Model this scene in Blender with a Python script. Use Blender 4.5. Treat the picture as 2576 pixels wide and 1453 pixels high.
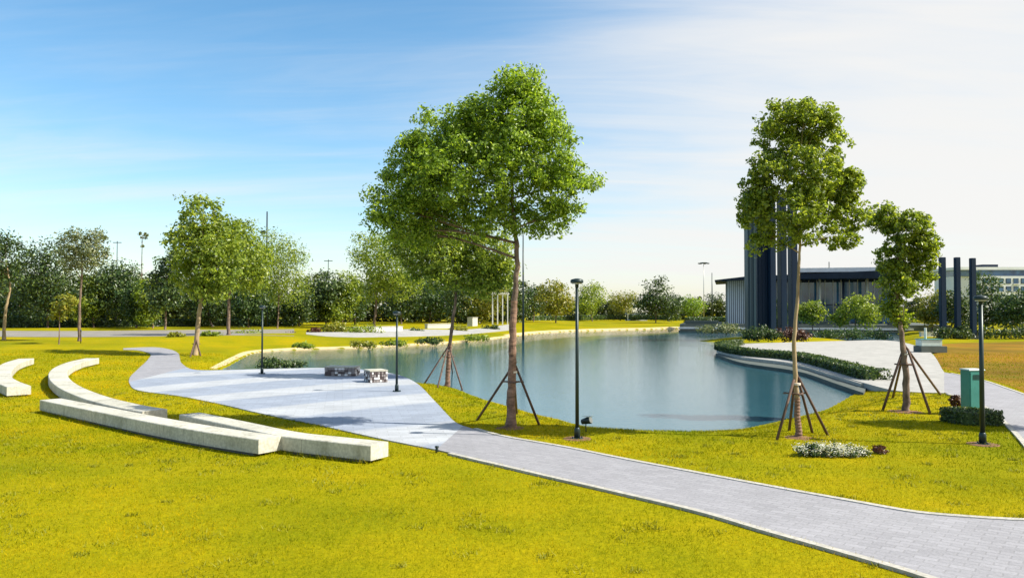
import bpy, bmesh, math, random
import numpy as np
from mathutils import Vector
R = math.radians
for o in list(bpy.data.objects): bpy.data.objects.remove(o)
scene = bpy.context.scene
col = scene.collection

# ------------------------------------------------------------------ camera
CAM_H, F, CX, CY, HOR = 3.4, 2000.0, 1288.0, 726.5, 775.0
PITCH = math.atan((HOR - CY) / F)
cd = bpy.data.cameras.new('camera'); cam = bpy.data.objects.new('camera', cd); col.objects.link(cam)
cd.sensor_width = 36.0; cd.lens = 36.0 * F / 2576.0; cd.clip_end = 9000; cd.clip_start = 0.1
cam.location = (0, 0, CAM_H); cam.rotation_euler = (R(90) + PITCH, 0, 0)
scene.camera = cam

# ------------------------------------------------------------------ sky, sun, exposure
SUN_AZ, SUN_EL = R(101), R(43)          # azimuth from +Y towards +X
SUN_DIR = Vector((math.sin(SUN_AZ)*math.cos(SUN_EL), math.cos(SUN_AZ)*math.cos(SUN_EL), math.sin(SUN_EL)))
w = bpy.data.worlds.new('World'); scene.world = w; w.use_nodes = True
nt = w.node_tree; nt.nodes.clear()
def N(tree, t, **kw):
    n = tree.nodes.new(t)
    for k, v in kw.items():
        if k.startswith('i_'):
            n.inputs[k[2:].replace('_', ' ')].default_value = v
        else: setattr(n, k, v)
    return n
def mathn(tree, op, a, b=None, c=None, clamp=False):
    n = tree.nodes.new('ShaderNodeMath'); n.operation = op; n.use_clamp = clamp
    for i, v in enumerate((a, b, c)):
        if v is None: continue
        if isinstance(v, (int, float)): n.inputs[i].default_value = v
        else: tree.links.new(v, n.inputs[i])
    return n.outputs[0]
def build_world():
    L = nt.links
    out = N(nt, 'ShaderNodeOutputWorld'); bg = N(nt, 'ShaderNodeBackground'); bg.inputs['Strength'].default_value = 0.065
    sky = N(nt, 'ShaderNodeTexSky', sky_type='NISHITA', sun_disc=False, sun_elevation=SUN_EL, sun_rotation=SUN_AZ,
            air_density=1.0, dust_density=0.7, ozone_density=2.0, altitude=0)
    hs = N(nt, 'ShaderNodeHueSaturation'); hs.inputs['Hue'].default_value = 0.490; hs.inputs['Saturation'].default_value = 1.24; hs.inputs['Value'].default_value = 1.78
    L.new(sky.outputs[0], hs.inputs['Color'])
    tc = N(nt, 'ShaderNodeTexCoord'); sx = N(nt, 'ShaderNodeSeparateXYZ'); L.new(tc.outputs['Generated'], sx.inputs[0])
    zc = mathn(nt, 'ADD', mathn(nt, 'MAXIMUM', sx.outputs['Z'], 0.0), 0.16)
    px = mathn(nt, 'DIVIDE', sx.outputs['X'], zc); py = mathn(nt, 'DIVIDE', sx.outputs['Y'], zc)
    cb = N(nt, 'ShaderNodeCombineXYZ'); L.new(px, cb.inputs[0]); L.new(py, cb.inputs[1])
    mp = N(nt, 'ShaderNodeMapping'); mp.inputs['Rotation'].default_value = (0, 0, R(28)); mp.inputs['Scale'].default_value = (0.45, 1.5, 1)
    mp.inputs['Location'].default_value = (1.7, 0.4, 0)
    L.new(cb.outputs[0], mp.inputs[0])
    n1 = N(nt, 'ShaderNodeTexNoise'); n1.inputs['Scale'].default_value = 0.9; n1.inputs['Detail'].default_value = 7; n1.inputs['Roughness'].default_value = 0.55; n1.inputs['Distortion'].default_value = 0.5
    L.new(mp.outputs[0], n1.inputs['Vector'])
    n2 = N(nt, 'ShaderNodeTexNoise'); n2.inputs['Scale'].default_value = 0.35; n2.inputs['Detail'].default_value = 3
    L.new(cb.outputs[0], n2.inputs['Vector'])
    # the cloud bank thickens towards the sun's side of the sky (+X) and thins to the west; haze towards the horizon
    east = N(nt, 'ShaderNodeMapRange', interpolation_type='SMOOTHSTEP'); east.inputs['From Min'].default_value = -0.22; east.inputs['From Max'].default_value = 0.62
    east.inputs['To Min'].default_value = -0.06; east.inputs['To Max'].default_value = 0.62
    L.new(sx.outputs['X'], east.inputs['Value'])
    hz = N(nt, 'ShaderNodeMapRange', interpolation_type='SMOOTHSTEP'); hz.inputs['From Min'].default_value = 0.0; hz.inputs['From Max'].default_value = 0.42
    hz.inputs['To Min'].default_value = 0.16; hz.inputs['To Max'].default_value = 0.0
    L.new(sx.outputs['Z'], hz.inputs['Value'])
    s = mathn(nt, 'ADD', mathn(nt, 'MULTIPLY', n1.outputs[0], 0.95), mathn(nt, 'MULTIPLY', n2.outputs[0], 0.35))
    mp2 = N(nt, 'ShaderNodeMapping'); mp2.inputs['Rotation'].default_value = (0, 0, R(20)); mp2.inputs['Scale'].default_value = (0.8, 4.0, 1)
    L.new(cb.outputs[0], mp2.inputs[0])
    n3 = N(nt, 'ShaderNodeTexNoise'); n3.inputs['Scale'].default_value = 1.3; n3.inputs['Detail'].default_value = 6; n3.inputs['Roughness'].default_value = 0.6; n3.inputs['Distortion'].default_value = 0.8
    L.new(mp2.outputs[0], n3.inputs['Vector'])
    s = mathn(nt, 'ADD', s, mathn(nt, 'MULTIPLY', mathn(nt, 'SUBTRACT', n3.outputs[0], 0.45), 0.42))
    s = mathn(nt, 'ADD', mathn(nt, 'ADD', s, east.outputs[0]), hz.outputs[0])
    mr = N(nt, 'ShaderNodeMapRange', interpolation_type='SMOOTHERSTEP'); mr.inputs['From Min'].default_value = 0.40; mr.inputs['From Max'].default_value = 1.45
    mr.inputs['To Max'].default_value = 0.97
    L.new(s, mr.inputs['Value'])
    mx = N(nt, 'ShaderNodeMix', data_type='RGBA'); mx.inputs[7].default_value = (8.25, 8.15, 7.95, 1)
    L.new(mr.outputs[0], mx.inputs[0]); L.new(hs.outputs[0], mx.inputs[6])
    L.new(mx.outputs[2], bg.inputs[0]); L.new(bg.outputs[0], out.inputs[0])
build_world()
sl = bpy.data.lights.new('sun', 'SUN'); sl.energy = 5.0; sl.angle = R(0.53); sl.color = (1.0, 0.93, 0.80)
so = bpy.data.objects.new('sun', sl); col.objects.link(so); so.location = (60, -10, 60)
so.rotation_euler = (-SUN_DIR).to_track_quat('-Z', 'Y').to_euler()
vs = scene.view_settings; vs.view_transform = 'Standard'; vs.look = 'None'; vs.exposure = 0.8; vs.gamma = 1.0; vs.use_curve_mapping = False
scene.cycles.max_bounces = 6; scene.cycles.transparent_max_bounces = 4; scene.cycles.use_denoising = True

# ------------------------------------------------------------------ materials
def new_mat(name):
    m = bpy.data.materials.new(name); m.use_nodes = True
    t = m.node_tree; return m, t, t.nodes['Principled BSDF']
def ramp(t, fac, stops):
    r = t.nodes.new('ShaderNodeValToRGB'); e = r.color_ramp.elements
    while len(e) > 1: e.remove(e[-1])
    e[0].position = stops[0][0]; e[0].color = (*stops[0][1], 1)
    for p, c in stops[1:]:
        x = e.new(p); x.color = (*c, 1)
    t.links.new(fac, r.inputs[0]); return r.outputs[0]
def noise(t, scale, detail=4, rough=0.55, vec=None, stretch=None, coord='Object'):
    tc = t.nodes.new('ShaderNodeTexCoord'); n = t.nodes.new('ShaderNodeTexNoise')
    n.inputs['Scale'].default_value = scale; n.inputs['Detail'].default_value = detail; n.inputs['Roughness'].default_value = rough
    v = vec or tc.outputs[coord]
    if stretch:
        mp = t.nodes.new('ShaderNodeMapping'); mp.inputs['Scale'].default_value = stretch
        t.links.new(v, mp.inputs[0]); v = mp.outputs[0]
    t.links.new(v, n.inputs['Vector']); return n.outputs[0]
def bump(t, b, h, strength, dist=0.02):
    n = t.nodes.new('ShaderNodeBump'); n.inputs['Strength'].default_value = strength; n.inputs['Distance'].default_value = dist
    t.links.new(h, n.inputs['Height']); t.links.new(n.outputs[0], b.inputs['Normal'])
def mix(t, fac, a, b, mode='MIX'):
    n = t.nodes.new('ShaderNodeMix'); n.data_type = 'RGBA'; n.blend_type = mode
    for i, v in ((0, fac), (6, a), (7, b)):
        if isinstance(v, (int, float)): n.inputs[i].default_value = v
        elif isinstance(v, tuple): n.inputs[i].default_value = (*v, 1)
        else: t.links.new(v, n.inputs[i])
    return n.outputs[2]
def pm(name, c1, c2, scale=3.0, rough=0.7, bmp=0.2, metal=0.0, stretch=None, dist=0.01, fine=None):
    m, t, b = new_mat(name)
    f = noise(t, scale, 6, 0.6, stretch=stretch)
    c = ramp(t, f, [(0.3, c1), (0.7, c2)])
    if fine:
        g = noise(t, fine, 2, 0.5)
        c = mix(t, 0.35, c, ramp(t, g, [(0.35, tuple(x*0.6 for x in c1)), (0.65, tuple(min(1, x*1.25) for x in c2))]))
    t.links.new(c, b.inputs['Base Color'])
    b.inputs['Roughness'].default_value = rough; b.inputs['Metallic'].default_value = metal
    if bmp: bump(t, b, f, bmp, dist)
    return m
def leaf_mat(name, cols, trans=0.35, rough=0.38):
    m, t, b = new_mat(name)
    g = t.nodes.new('ShaderNodeNewGeometry')
    n = len(cols)
    c = ramp(t, g.outputs['Random Per Island'], [(i/(n-1), cc) for i, cc in enumerate(cols)])
    t.links.new(c, b.inputs['Base Color']); b.inputs['Roughness'].default_value = rough
    b.inputs['Specular IOR Level'].default_value = 0.5
    tr = t.nodes.new('ShaderNodeBsdfTranslucent'); t.links.new(mix(t, 1.0, c, (1.5, 1.45, 0.55), 'MULTIPLY'), tr.inputs[0])
    ms = t.nodes.new('ShaderNodeMixShader'); ms.inputs[0].default_value = trans
    out = t.nodes['Material Output']
    t.links.new(b.outputs[0], ms.inputs[1]); t.links.new(tr.outputs[0], ms.inputs[2]); t.links.new(ms.outputs[0], out.inputs[0])
    return m
M = {}
def mk_ground(name, cols, s1=0.35, s2=6.0, bmp=0.6):
    m, t, b = new_mat(name)
    a = noise(t, s1, 5, 0.6); f = noise(t, s2, 6, 0.7); h = noise(t, 28, 3, 0.7)
    c = ramp(t, a, [(0.3, cols[0]), (0.5, cols[1]), (0.72, cols[2])])
    c = mix(t, 0.45, c, ramp(t, f, [(0.3, tuple(x*0.55 for x in cols[0])), (0.62, tuple(x*1.2 for x in cols[1]))]))
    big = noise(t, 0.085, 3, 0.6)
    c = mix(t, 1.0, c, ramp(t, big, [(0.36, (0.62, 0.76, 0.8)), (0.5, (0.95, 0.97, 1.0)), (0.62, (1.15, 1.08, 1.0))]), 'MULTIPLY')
    c = mix(t, 0.25, c, ramp(t, h, [(0.35, tuple(x*0.4 for x in cols[0])), (0.7, tuple(x*1.3 for x in cols[2]))]))
    t.links.new(c, b.inputs['Base Color']); b.inputs['Roughness'].default_value = 0.9; b.inputs['Specular IOR Level'].default_value = 0.03
    bump(t, b, f, bmp, 0.05); return m
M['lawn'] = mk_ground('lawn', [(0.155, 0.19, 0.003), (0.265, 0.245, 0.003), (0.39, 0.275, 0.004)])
M['dry_lawn'] = mk_ground('dry_lawn', [(0.26, 0.21, 0.012), (0.28, 0.15, 0.02), (0.13, 0.055, 0.018)], 0.30, 1.2)
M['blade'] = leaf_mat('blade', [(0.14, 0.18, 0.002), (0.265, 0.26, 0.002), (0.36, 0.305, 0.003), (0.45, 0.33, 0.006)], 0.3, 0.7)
def tint_blades():
    m = M['blade']; t = m.node_tree; b = t.nodes['Principled BSDF']; b.inputs['Specular IOR Level'].default_value = 0.02
    src = b.inputs['Base Color'].links[0].from_socket
    a = noise(t, 0.30, 5, 0.62); g = noise(t, 1.6, 4, 0.6)
    f = ramp(t, a, [(0.34, (0.62, 0.84, 0.8)), (0.5, (1.0, 1.02, 1.0)), (0.64, (1.36, 1.12, 1.0))])
    h = ramp(t, g, [(0.32, (0.60, 0.72, 0.8)), (0.5, (1.05, 1.04, 1.0)), (0.7, (1.25, 1.22, 1.0))])
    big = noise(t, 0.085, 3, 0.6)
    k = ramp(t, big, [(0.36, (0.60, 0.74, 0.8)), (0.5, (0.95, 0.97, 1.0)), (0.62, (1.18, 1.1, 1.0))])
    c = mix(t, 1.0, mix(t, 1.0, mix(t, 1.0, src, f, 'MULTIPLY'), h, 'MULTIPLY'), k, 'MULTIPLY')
    t.links.new(c, b.inputs['Base Color'])
    tr = next(n for n in t.nodes if n.type == 'BSDF_TRANSLUCENT'); t.links.new(c, tr.inputs[0])
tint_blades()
M['blade_green'] = leaf_mat('blade_green', [(0.17, 0.19, 0.003), (0.23, 0.235, 0.003), (0.28, 0.26, 0.004)], 0.3, 0.7)
M['sand'] = pm('sand', (0.42, 0.32, 0.16), (0.6, 0.48, 0.27), 2.5, 0.9, 0.3)
M['concrete'] = pm('concrete', (0.43, 0.42, 0.365), (0.53, 0.515, 0.45), 1.6, 0.75, 0.15, fine=14)
def stain():
    m = M['concrete']; t = m.node_tree; b = t.nodes['Principled BSDF']; src = b.inputs['Base Color'].links[0].from_socket
    f = noise(t, 2.2, 6, 0.7, stretch=(1, 1, 0.25)); g = noise(t, 0.5, 4, 0.6)
    c = mix(t, 1.0, src, ramp(t, f, [(0.34, (0.74, 0.74, 0.70)), (0.5, (1, 1, 1)), (0.7, (1.06, 1.06, 1.05))]), 'MULTIPLY')
    c = mix(t, 1.0, c, ramp(t, g, [(0.35, (0.84, 0.85, 0.82)), (0.6, (1.04, 1.04, 1.03))]), 'MULTIPLY')
    t.links.new(c, b.inputs['Base Color'])
stain()
M['kerb'] = pm('kerb', (0.35, 0.34, 0.30), (0.44, 0.425, 0.38), 1.8, 0.8, 0.15, fine=12)
M['plinth'] = pm('plinth', (0.10, 0.10, 0.10), (0.17, 0.165, 0.16), 3, 0.85, 0.2)
M['wall_dark'] = pm('wall_dark', (0.05, 0.07, 0.065), (0.10, 0.115, 0.10), 1.2, 0.7, 0.2)
M['white'] = pm('white', (0.66, 0.66, 0.66), (0.8, 0.8, 0.8), 1.5, 0.6, 0.05)
M['bark'] = pm('bark', (0.045, 0.032, 0.026), (0.27, 0.19, 0.145), 5.5, 0.9, 1.0, stretch=(1, 1, 0.5), dist=0.04)
M['bark_pale'] = pm('bark_pale', (0.20, 0.14, 0.08), (0.42, 0.32, 0.19), 5, 0.9, 0.7, stretch=(1, 1, 0.35), dist=0.03)
M['wrap'] = pm('wrap', (0.07, 0.042, 0.032), (0.33, 0.20, 0.14), 5, 0.95, 0.6, stretch=(1, 1, 3), dist=0.01)
M['stake'] = pm('stake', (0.06, 0.036, 0.028), (0.15, 0.09, 0.065), 6, 0.85, 0.4, stretch=(1, 1, 0.2))
M['strap'] = pm('strap', (0.55, 0.48, 0.42), (0.7, 0.63, 0.55), 8, 0.8, 0.1)
M['metal_dark'] = pm('metal_dark', (0.012, 0.024, 0.026), (0.022, 0.042, 0.045), 2, 0.4, 0.03, 0.3)
M['steel_navy'] = pm('steel_navy', (0.004, 0.016, 0.042), (0.008, 0.030, 0.066), 0.6, 0.55, 0.03, 0.0, stretch=(1, 1, 0.15))
M['steel_navy'].node_tree.nodes['Principled BSDF'].inputs['Specular IOR Level'].default_value = 0.25
M['roof_navy'] = pm('roof_navy', (0.006, 0.014, 0.032), (0.012, 0.024, 0.048), 0.6, 0.6, 0.03)
M['roof_navy'].node_tree.nodes['Principled BSDF'].inputs['Specular IOR Level'].default_value = 0.25
M['teal'] = pm('teal', (0.035, 0.20, 0.17), (0.055, 0.27, 0.23), 2.0, 0.45, 0.04)
M['pale_teal'] = pm('pale_teal', (0.45, 0.55, 0.52), (0.58, 0.66, 0.62), 2.0, 0.5, 0.04)
M['stone_dark'] = pm('stone_dark', (0.05, 0.045, 0.05), (0.13, 0.095, 0.09), 4.0, 0.8, 0.4)
M['stone_mid'] = pm('stone_mid', (0.16, 0.15, 0.16), (0.34, 0.30, 0.29), 4.0, 0.8, 0.4)
M['soil'] = pm('soil', (0.12, 0.06, 0.03), (0.22, 0.11, 0.055), 9, 0.95, 0.6)
M['facade'] = pm('facade', (0.42, 0.42, 0.36), (0.52, 0.52, 0.46), 0.5, 0.7, 0.05)
M['facade_white'] = pm('facade_white', (0.62, 0.66, 0.70), (0.74, 0.77, 0.8), 0.4, 0.7, 0.05)
M['gold_metal'] = pm('gold_metal', (0.30, 0.31, 0.30), (0.38, 0.39, 0.38), 3, 0.4, 0.02, 0.6)
def glass_mat():
    m, t, b = new_mat('glass'); f = noise(t, 0.5, 2)
    t.links.new(ramp(t, f, [(0.3, (0.012, 0.05, 0.12)), (0.7, (0.06, 0.17, 0.30))]), b.inputs['Base Color'])
    b.inputs['Roughness'].default_value = 0.06; b.inputs['Specular IOR Level'].default_value = 0.8
    return m
M['glass'] = glass_mat()
def lens_mat():
    m, t, b = new_mat('lens'); f = noise(t, 5, 2)
    t.links.new(ramp(t, f, [(0.3, (0.7, 0.7, 0.66)), (0.7, (0.78, 0.78, 0.75))]), b.inputs['Base Color']); b.inputs['Roughness'].default_value = 0.3
    return m
M['lens'] = lens_mat()
def paving(name, base, joint, sx, sy, rot, patch=None):
    m, t, b = new_mat(name)
    tc = t.nodes.new('ShaderNodeTexCoord'); mp = t.nodes.new('ShaderNodeMapping'); mp.inputs['Rotation'].default_value = (0, 0, rot)
    t.links.new(tc.outputs['Object'], mp.inputs[0])
    br = t.nodes.new('ShaderNodeTexBrick'); br.inputs['Scale'].default_value = 1.0
    br.inputs['Brick Width'].default_value = sx; br.inputs['Row Height'].default_value = sy
    br.inputs['Mortar Size'].default_value = 0.012; br.inputs['Mortar Smooth'].default_value = 0.2
    br.inputs['Color1'].default_value = (*[x*0.80 for x in base], 1); br.inputs['Color2'].default_value = (*[min(1, x*1.18) for x in base], 1)
    br.inputs['Mortar'].default_value = (*joint, 1)
    t.links.new(mp.outputs[0], br.inputs['Vector'])
    big = noise(t, 0.6, 7, 0.68); fn = noise(t, 22, 3, 0.7)
    c = mix(t, 0.4, br.outputs[0], ramp(t, big, [(0.32, tuple(x*0.62 for x in base)), (0.66, tuple(min(1, x*1.22) for x in base))]))
    c = mix(t, 0.3, c, ramp(t, fn, [(0.32, tuple(x*0.5 for x in base)), (0.68, tuple(min(1, x*1.3) for x in base))]))
    t.links.new(c, b.inputs['Base Color']); b.inputs['Roughness'].default_value = 0.75
    hh = mathn(t, 'SUBTRACT', mathn(t, 'MULTIPLY', fn, 0.4), br.outputs['Fac'])
    bump(t, b, hh, 0.35, 0.006)
    return m
M['path'] = paving('path', (0.285, 0.285, 0.312), (0.18, 0.18, 0.185), 0.30, 0.15, R(38))
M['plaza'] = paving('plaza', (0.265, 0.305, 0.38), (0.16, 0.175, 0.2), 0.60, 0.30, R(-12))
M['plaza_light'] = paving('plaza_light', (0.62, 0.61, 0.58), (0.35, 0.34, 0.33), 0.30, 0.30, R(25))
M['promenade'] = paving('promenade', (0.36, 0.355, 0.335), (0.25, 0.245, 0.23), 0.6, 0.6, 0)
M['road'] = paving('road', (0.24, 0.22, 0.19), (0.2, 0.19, 0.17), 1.0, 1.0, 0)
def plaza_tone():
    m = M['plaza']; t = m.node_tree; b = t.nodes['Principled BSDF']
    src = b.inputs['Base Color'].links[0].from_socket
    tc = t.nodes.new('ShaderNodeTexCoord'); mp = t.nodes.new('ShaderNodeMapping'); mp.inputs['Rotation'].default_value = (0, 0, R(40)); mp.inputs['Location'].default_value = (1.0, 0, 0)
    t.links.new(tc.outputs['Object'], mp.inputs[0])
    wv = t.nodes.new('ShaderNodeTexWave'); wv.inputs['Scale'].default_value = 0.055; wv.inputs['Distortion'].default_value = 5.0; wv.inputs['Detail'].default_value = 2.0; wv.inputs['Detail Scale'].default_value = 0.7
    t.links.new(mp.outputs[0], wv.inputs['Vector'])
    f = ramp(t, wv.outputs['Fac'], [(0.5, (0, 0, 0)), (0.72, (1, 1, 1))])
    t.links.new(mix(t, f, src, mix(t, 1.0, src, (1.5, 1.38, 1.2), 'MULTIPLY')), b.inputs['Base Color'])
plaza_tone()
def water_mat():
    m, t, b = new_mat('water')
    b.inputs['Roughness'].default_value = 0.015; b.inputs['IOR'].default_value = 1.333
    f = noise(t, 0.06, 3)
    t.links.new(ramp(t, f, [(0.3, (0.028, 0.092, 0.120)), (0.7, (0.038, 0.112, 0.142))]), b.inputs['Base Color'])
    a = noise(t, 3.2, 4, 0.6, stretch=(1, 1.8, 1)); c = noise(t, 0.45, 3, 0.5)
    e = noise(t, 9.0, 3, 0.6, stretch=(1, 2.0, 1))
    h = mathn(t, 'ADD', mathn(t, 'ADD', mathn(t, 'MULTIPLY', a, 0.55), mathn(t, 'MULTIPLY', e, 0.12)), mathn(t, 'MULTIPLY', c, 0.22))
    bump(t, b, h, 0.13, 0.12)
    return m
M['water'] = water_mat()
M['leaf_fresh'] = leaf_mat('leaf_fresh', [(0.06, 0.115, 0.014), (0.14, 0.235, 0.022), (0.26, 0.38, 0.04), (0.40, 0.52, 0.10)], 0.5)
M['leaf_olive'] = leaf_mat('leaf_olive', [(0.06, 0.10, 0.014), (0.145, 0.215, 0.024), (0.26, 0.345, 0.04), (0.38, 0.43, 0.075)], 0.48)
M['leaf_dark'] = leaf_mat('leaf_dark', [(0.012, 0.03, 0.010), (0.03, 0.062, 0.018), (0.065, 0.115, 0.024), (0.14, 0.19, 0.045)], 0.25)
M['leaf_yellow'] = leaf_mat('leaf_yellow', [(0.13, 0.16, 0.02), (0.20, 0.23, 0.025), (0.28, 0.29, 0.035), (0.30, 0.25, 0.03)], 0.35)
M['leaf_teal'] = leaf_mat('leaf_teal', [(0.018, 0.046, 0.018), (0.035, 0.078, 0.026), (0.065, 0.12, 0.032), (0.12, 0.18, 0.05)], 0.28)
M['leaf_wood'] = leaf_mat('leaf_wood', [(0.02, 0.035, 0.010), (0.045, 0.07, 0.016), (0.09, 0.12, 0.024), (0.16, 0.18, 0.04)], 0.28)
M['leaf_pale'] = leaf_mat('leaf_pale', [(0.08, 0.11, 0.05), (0.14, 0.18, 0.08), (0.2, 0.24, 0.11), (0.3, 0.3, 0.18)], 0.3)
M['leaf_red'] = leaf_mat('leaf_red', [(0.05, 0.02, 0.015), (0.10, 0.035, 0.02), (0.14, 0.06, 0.03)], 0.2)
M['leaf_orange'] = leaf_mat('leaf_orange', [(0.16, 0.10, 0.02), (0.28, 0.15, 0.025), (0.24, 0.20, 0.03)], 0.35)
M['petal'] = leaf_mat('petal', [(0.6, 0.6, 0.58), (0.72, 0.72, 0.7), (0.78, 0.77, 0.74)], 0.25)

# ------------------------------------------------------------------ helpers
def tag(o, label=None, cat=None, group=None, kind=None):
    if label: o['label'] = label
    if cat: o['category'] = cat
    if group: o['group'] = group
    if kind: o['kind'] = kind
    return o
def empty(name, loc, rz=0):
    o = bpy.data.objects.new(name, None); col.objects.link(o); o.location = loc; o.rotation_euler = (0, 0, rz)
    o.empty_display_size = 0.3; return o
def link(name, me, mat, parent=None, smooth=False):
    if mat: me.materials.clear(); me.materials.append(M[mat] if isinstance(mat, str) else mat)
    o = bpy.data.objects.new(name, me); col.objects.link(o)
    if parent: o.parent = parent
    if smooth:
        me.polygons.foreach_set('use_smooth', [True]*len(me.polygons))
    return o
class MB:
    def __init__(s): s.v = []; s.f = []
    def box(s, c, d, rz=0, taper=1.0):
        b = len(s.v); x, y, z = (q/2 for q in d); ca, sa = math.cos(rz), math.sin(rz)
        for k in (-1, 1):
            tp = taper if k > 0 else 1
            for (i, j) in ((-1, -1), (1, -1), (1, 1), (-1, 1)):
                X, Y = i*x*tp, j*y*tp
                s.v.append((c[0]+X*ca-Y*sa, c[1]+X*sa+Y*ca, c[2]+k*z))
        for f in ((3, 2, 1, 0), (4, 5, 6, 7), (0, 1, 5, 4), (1, 2, 6, 5), (2, 3, 7, 6), (3, 0, 4, 7)):
            s.f.append(tuple(b+q for q in f))
        return s
    def tube(s, pts, rad, n=8, cap=True):
        pts = [Vector(p) for p in pts]; b0 = len(s.v)
        if isinstance(rad, (int, float)): rad = [rad]*len(pts)
        up = Vector((0.31, 0.95, 0.05)).normalized()
        for i, p in enumerate(pts):
            d = (pts[min(i+1, len(pts)-1)] - pts[max(i-1, 0)]).normalized()
            a = d.cross(up)
            if a.length < 0.05: a = d.cross(Vector((1, 0, 0)))
            a.normalize(); c = a.cross(d)
            for k in range(n):
                t = 2*math.pi*k/n
                s.v.append(tuple(p + (a*math.cos(t) + c*math.sin(t))*rad[i]))
        for i in range(len(pts)-1):
            for k in range(n):
                s.f.append((b0+i*n+k, b0+i*n+(k+1) % n, b0+(i+1)*n+(k+1) % n, b0+(i+1)*n+k))
        if cap:
            s.f.append(tuple(b0+k for k in reversed(range(n)))); e = b0+(len(pts)-1)*n
            s.f.append(tuple(e+k for k in range(n)))
        return s
    def lathe(s, prof, c=(0, 0, 0), n=20):
        b = len(s.v)
        for r, z in prof:
            for k in range(n):
                t = 2*math.pi*k/n; s.v.append((c[0]+r*math.cos(t), c[1]+r*math.sin(t), c[2]+z))
        for i in range(len(prof)-1):
            for k in range(n):
                s.f.append((b+i*n+k, b+i*n+(k+1) % n, b+(i+1)*n+(k+1) % n, b+(i+1)*n+k))
        s.f.append(tuple(b+k for k in reversed(range(n)))); e = b+(len(prof)-1)*n; s.f.append(tuple(e+k for k in range(n)))
        return s
    def prism(s, poly, z0, z1):
        b = len(s.v); n = len(poly)
        s.v += [(x, y, z0) for x, y in poly] + [(x, y, z1) for x, y in poly]
        s.f.append(tuple(b+i for i in reversed(range(n)))); s.f.append(tuple(b+n+i for i in range(n)))
        for i in range(n): s.f.append((b+i, b+(i+1) % n, b+n+(i+1) % n, b+n+i))
        return s
    def build(s, name, mat, parent=None, smooth=False, bevel=0):
        me = bpy.data.meshes.new(name); me.from_pydata(s.v, [], s.f); me.update()
        if bevel:
            bm = bmesh.new(); bm.from_mesh(me)
            bmesh.ops.bevel(bm, geom=bm.edges[:], offset=bevel, segments=2, affect='EDGES', clamp_overlap=True)
            bm.to_mesh(me); bm.free()
        return link(name, me, mat, parent, smooth)
def mesh_np(name, V, Fc, mat, parent=None):
    me = bpy.data.meshes.new(name); k = Fc.shape[1]
    me.vertices.add(len(V)); me.vertices.foreach_set('co', V.astype(np.float32).ravel())
    me.loops.add(Fc.size); me.loops.foreach_set('vertex_index', Fc.astype(np.int32).ravel())
    me.polygons.add(len(Fc)); me.polygons.foreach_set('loop_start', np.arange(0, Fc.size, k, dtype=np.int32))
    me.polygons.foreach_set('loop_total', np.full(len(Fc), k, dtype=np.int32))
    me.update(calc_edges=True)
    return link(name, me, mat, parent)
CP, SP = math.cos(PITCH), math.sin(PITCH)
def ray(xd, yd):
    a = (xd-CX)/F; b = -(yd-CY)/F
    return a, CP - b*SP, SP + b*CP
def on_z(xd, yd, z):
    a, b, c = ray(xd, yd); t = (z-CAM_H)/c
    return (a*t, b*t)
def at_depth(xd, yd, Y):
    a, b, c = ray(xd, yd); t = Y/b
    return Vector((a*t, Y, CAM_H + c*t))
def smooth_line(P, n=6, closed=False):
    P = np.array(P, float); m = len(P); out = []
    rng = range(m if closed else m-1)
    for i in rng:
        if closed: p0, p1, p2, p3 = P[(i-1) % m], P[i], P[(i+1) % m], P[(i+2) % m]
        else: p0, p1, p2, p3 = P[max(i-1, 0)], P[i], P[i+1], P[min(i+2, m-1)]
        for k in range(n):
            t = k/n
            out.append(0.5*((2*p1) + (-p0+p2)*t + (2*p0-5*p1+4*p2-p3)*t*t + (-p0+3*p1-3*p2+p3)*t**3))
    if not closed: out.append(P[-1])
    return np.array(out)
def resample(P, n):
    P = np.array(P, float); d = np.r_[0, np.cumsum(np.linalg.norm(np.diff(P, axis=0), axis=1))]
    t = np.linspace(0, d[-1], n); return np.stack([np.interp(t, d, P[:, i]) for i in range(P.shape[1])], 1)
def inside(px, py, poly):
    poly = np.asarray(poly); r = np.zeros(px.shape, bool); x1, y1 = poly[-1]
    for x2, y2 in poly:
        c = ((y2 > py) != (y1 > py)) & (px < (x1-x2)*(py-y2)/((y1-y2) if y1 != y2 else 1e-9) + x2)
        r ^= c; x1, y1 = x2, y2
    return r
def sdist(px, py, poly):
    d = np.full(px.shape, 1e9); m = len(poly)
    for i in range(m):
        a = poly[i]; b = poly[(i+1) % m]; ab = b-a; L2 = max(ab @ ab, 1e-9)
        t = np.clip(((px-a[0])*ab[0] + (py-a[1])*ab[1])/L2, 0, 1)
        d = np.minimum(d, (px-a[0]-t*ab[0])**2 + (py-a[1]-t*ab[1])**2)
    d = np.sqrt(d); return np.where(inside(px, py, poly), -d, d)
def sstep(a, b, x):
    t = np.clip((x-a)/(b-a), 0, 1); return t*t*(3-2*t)

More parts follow.
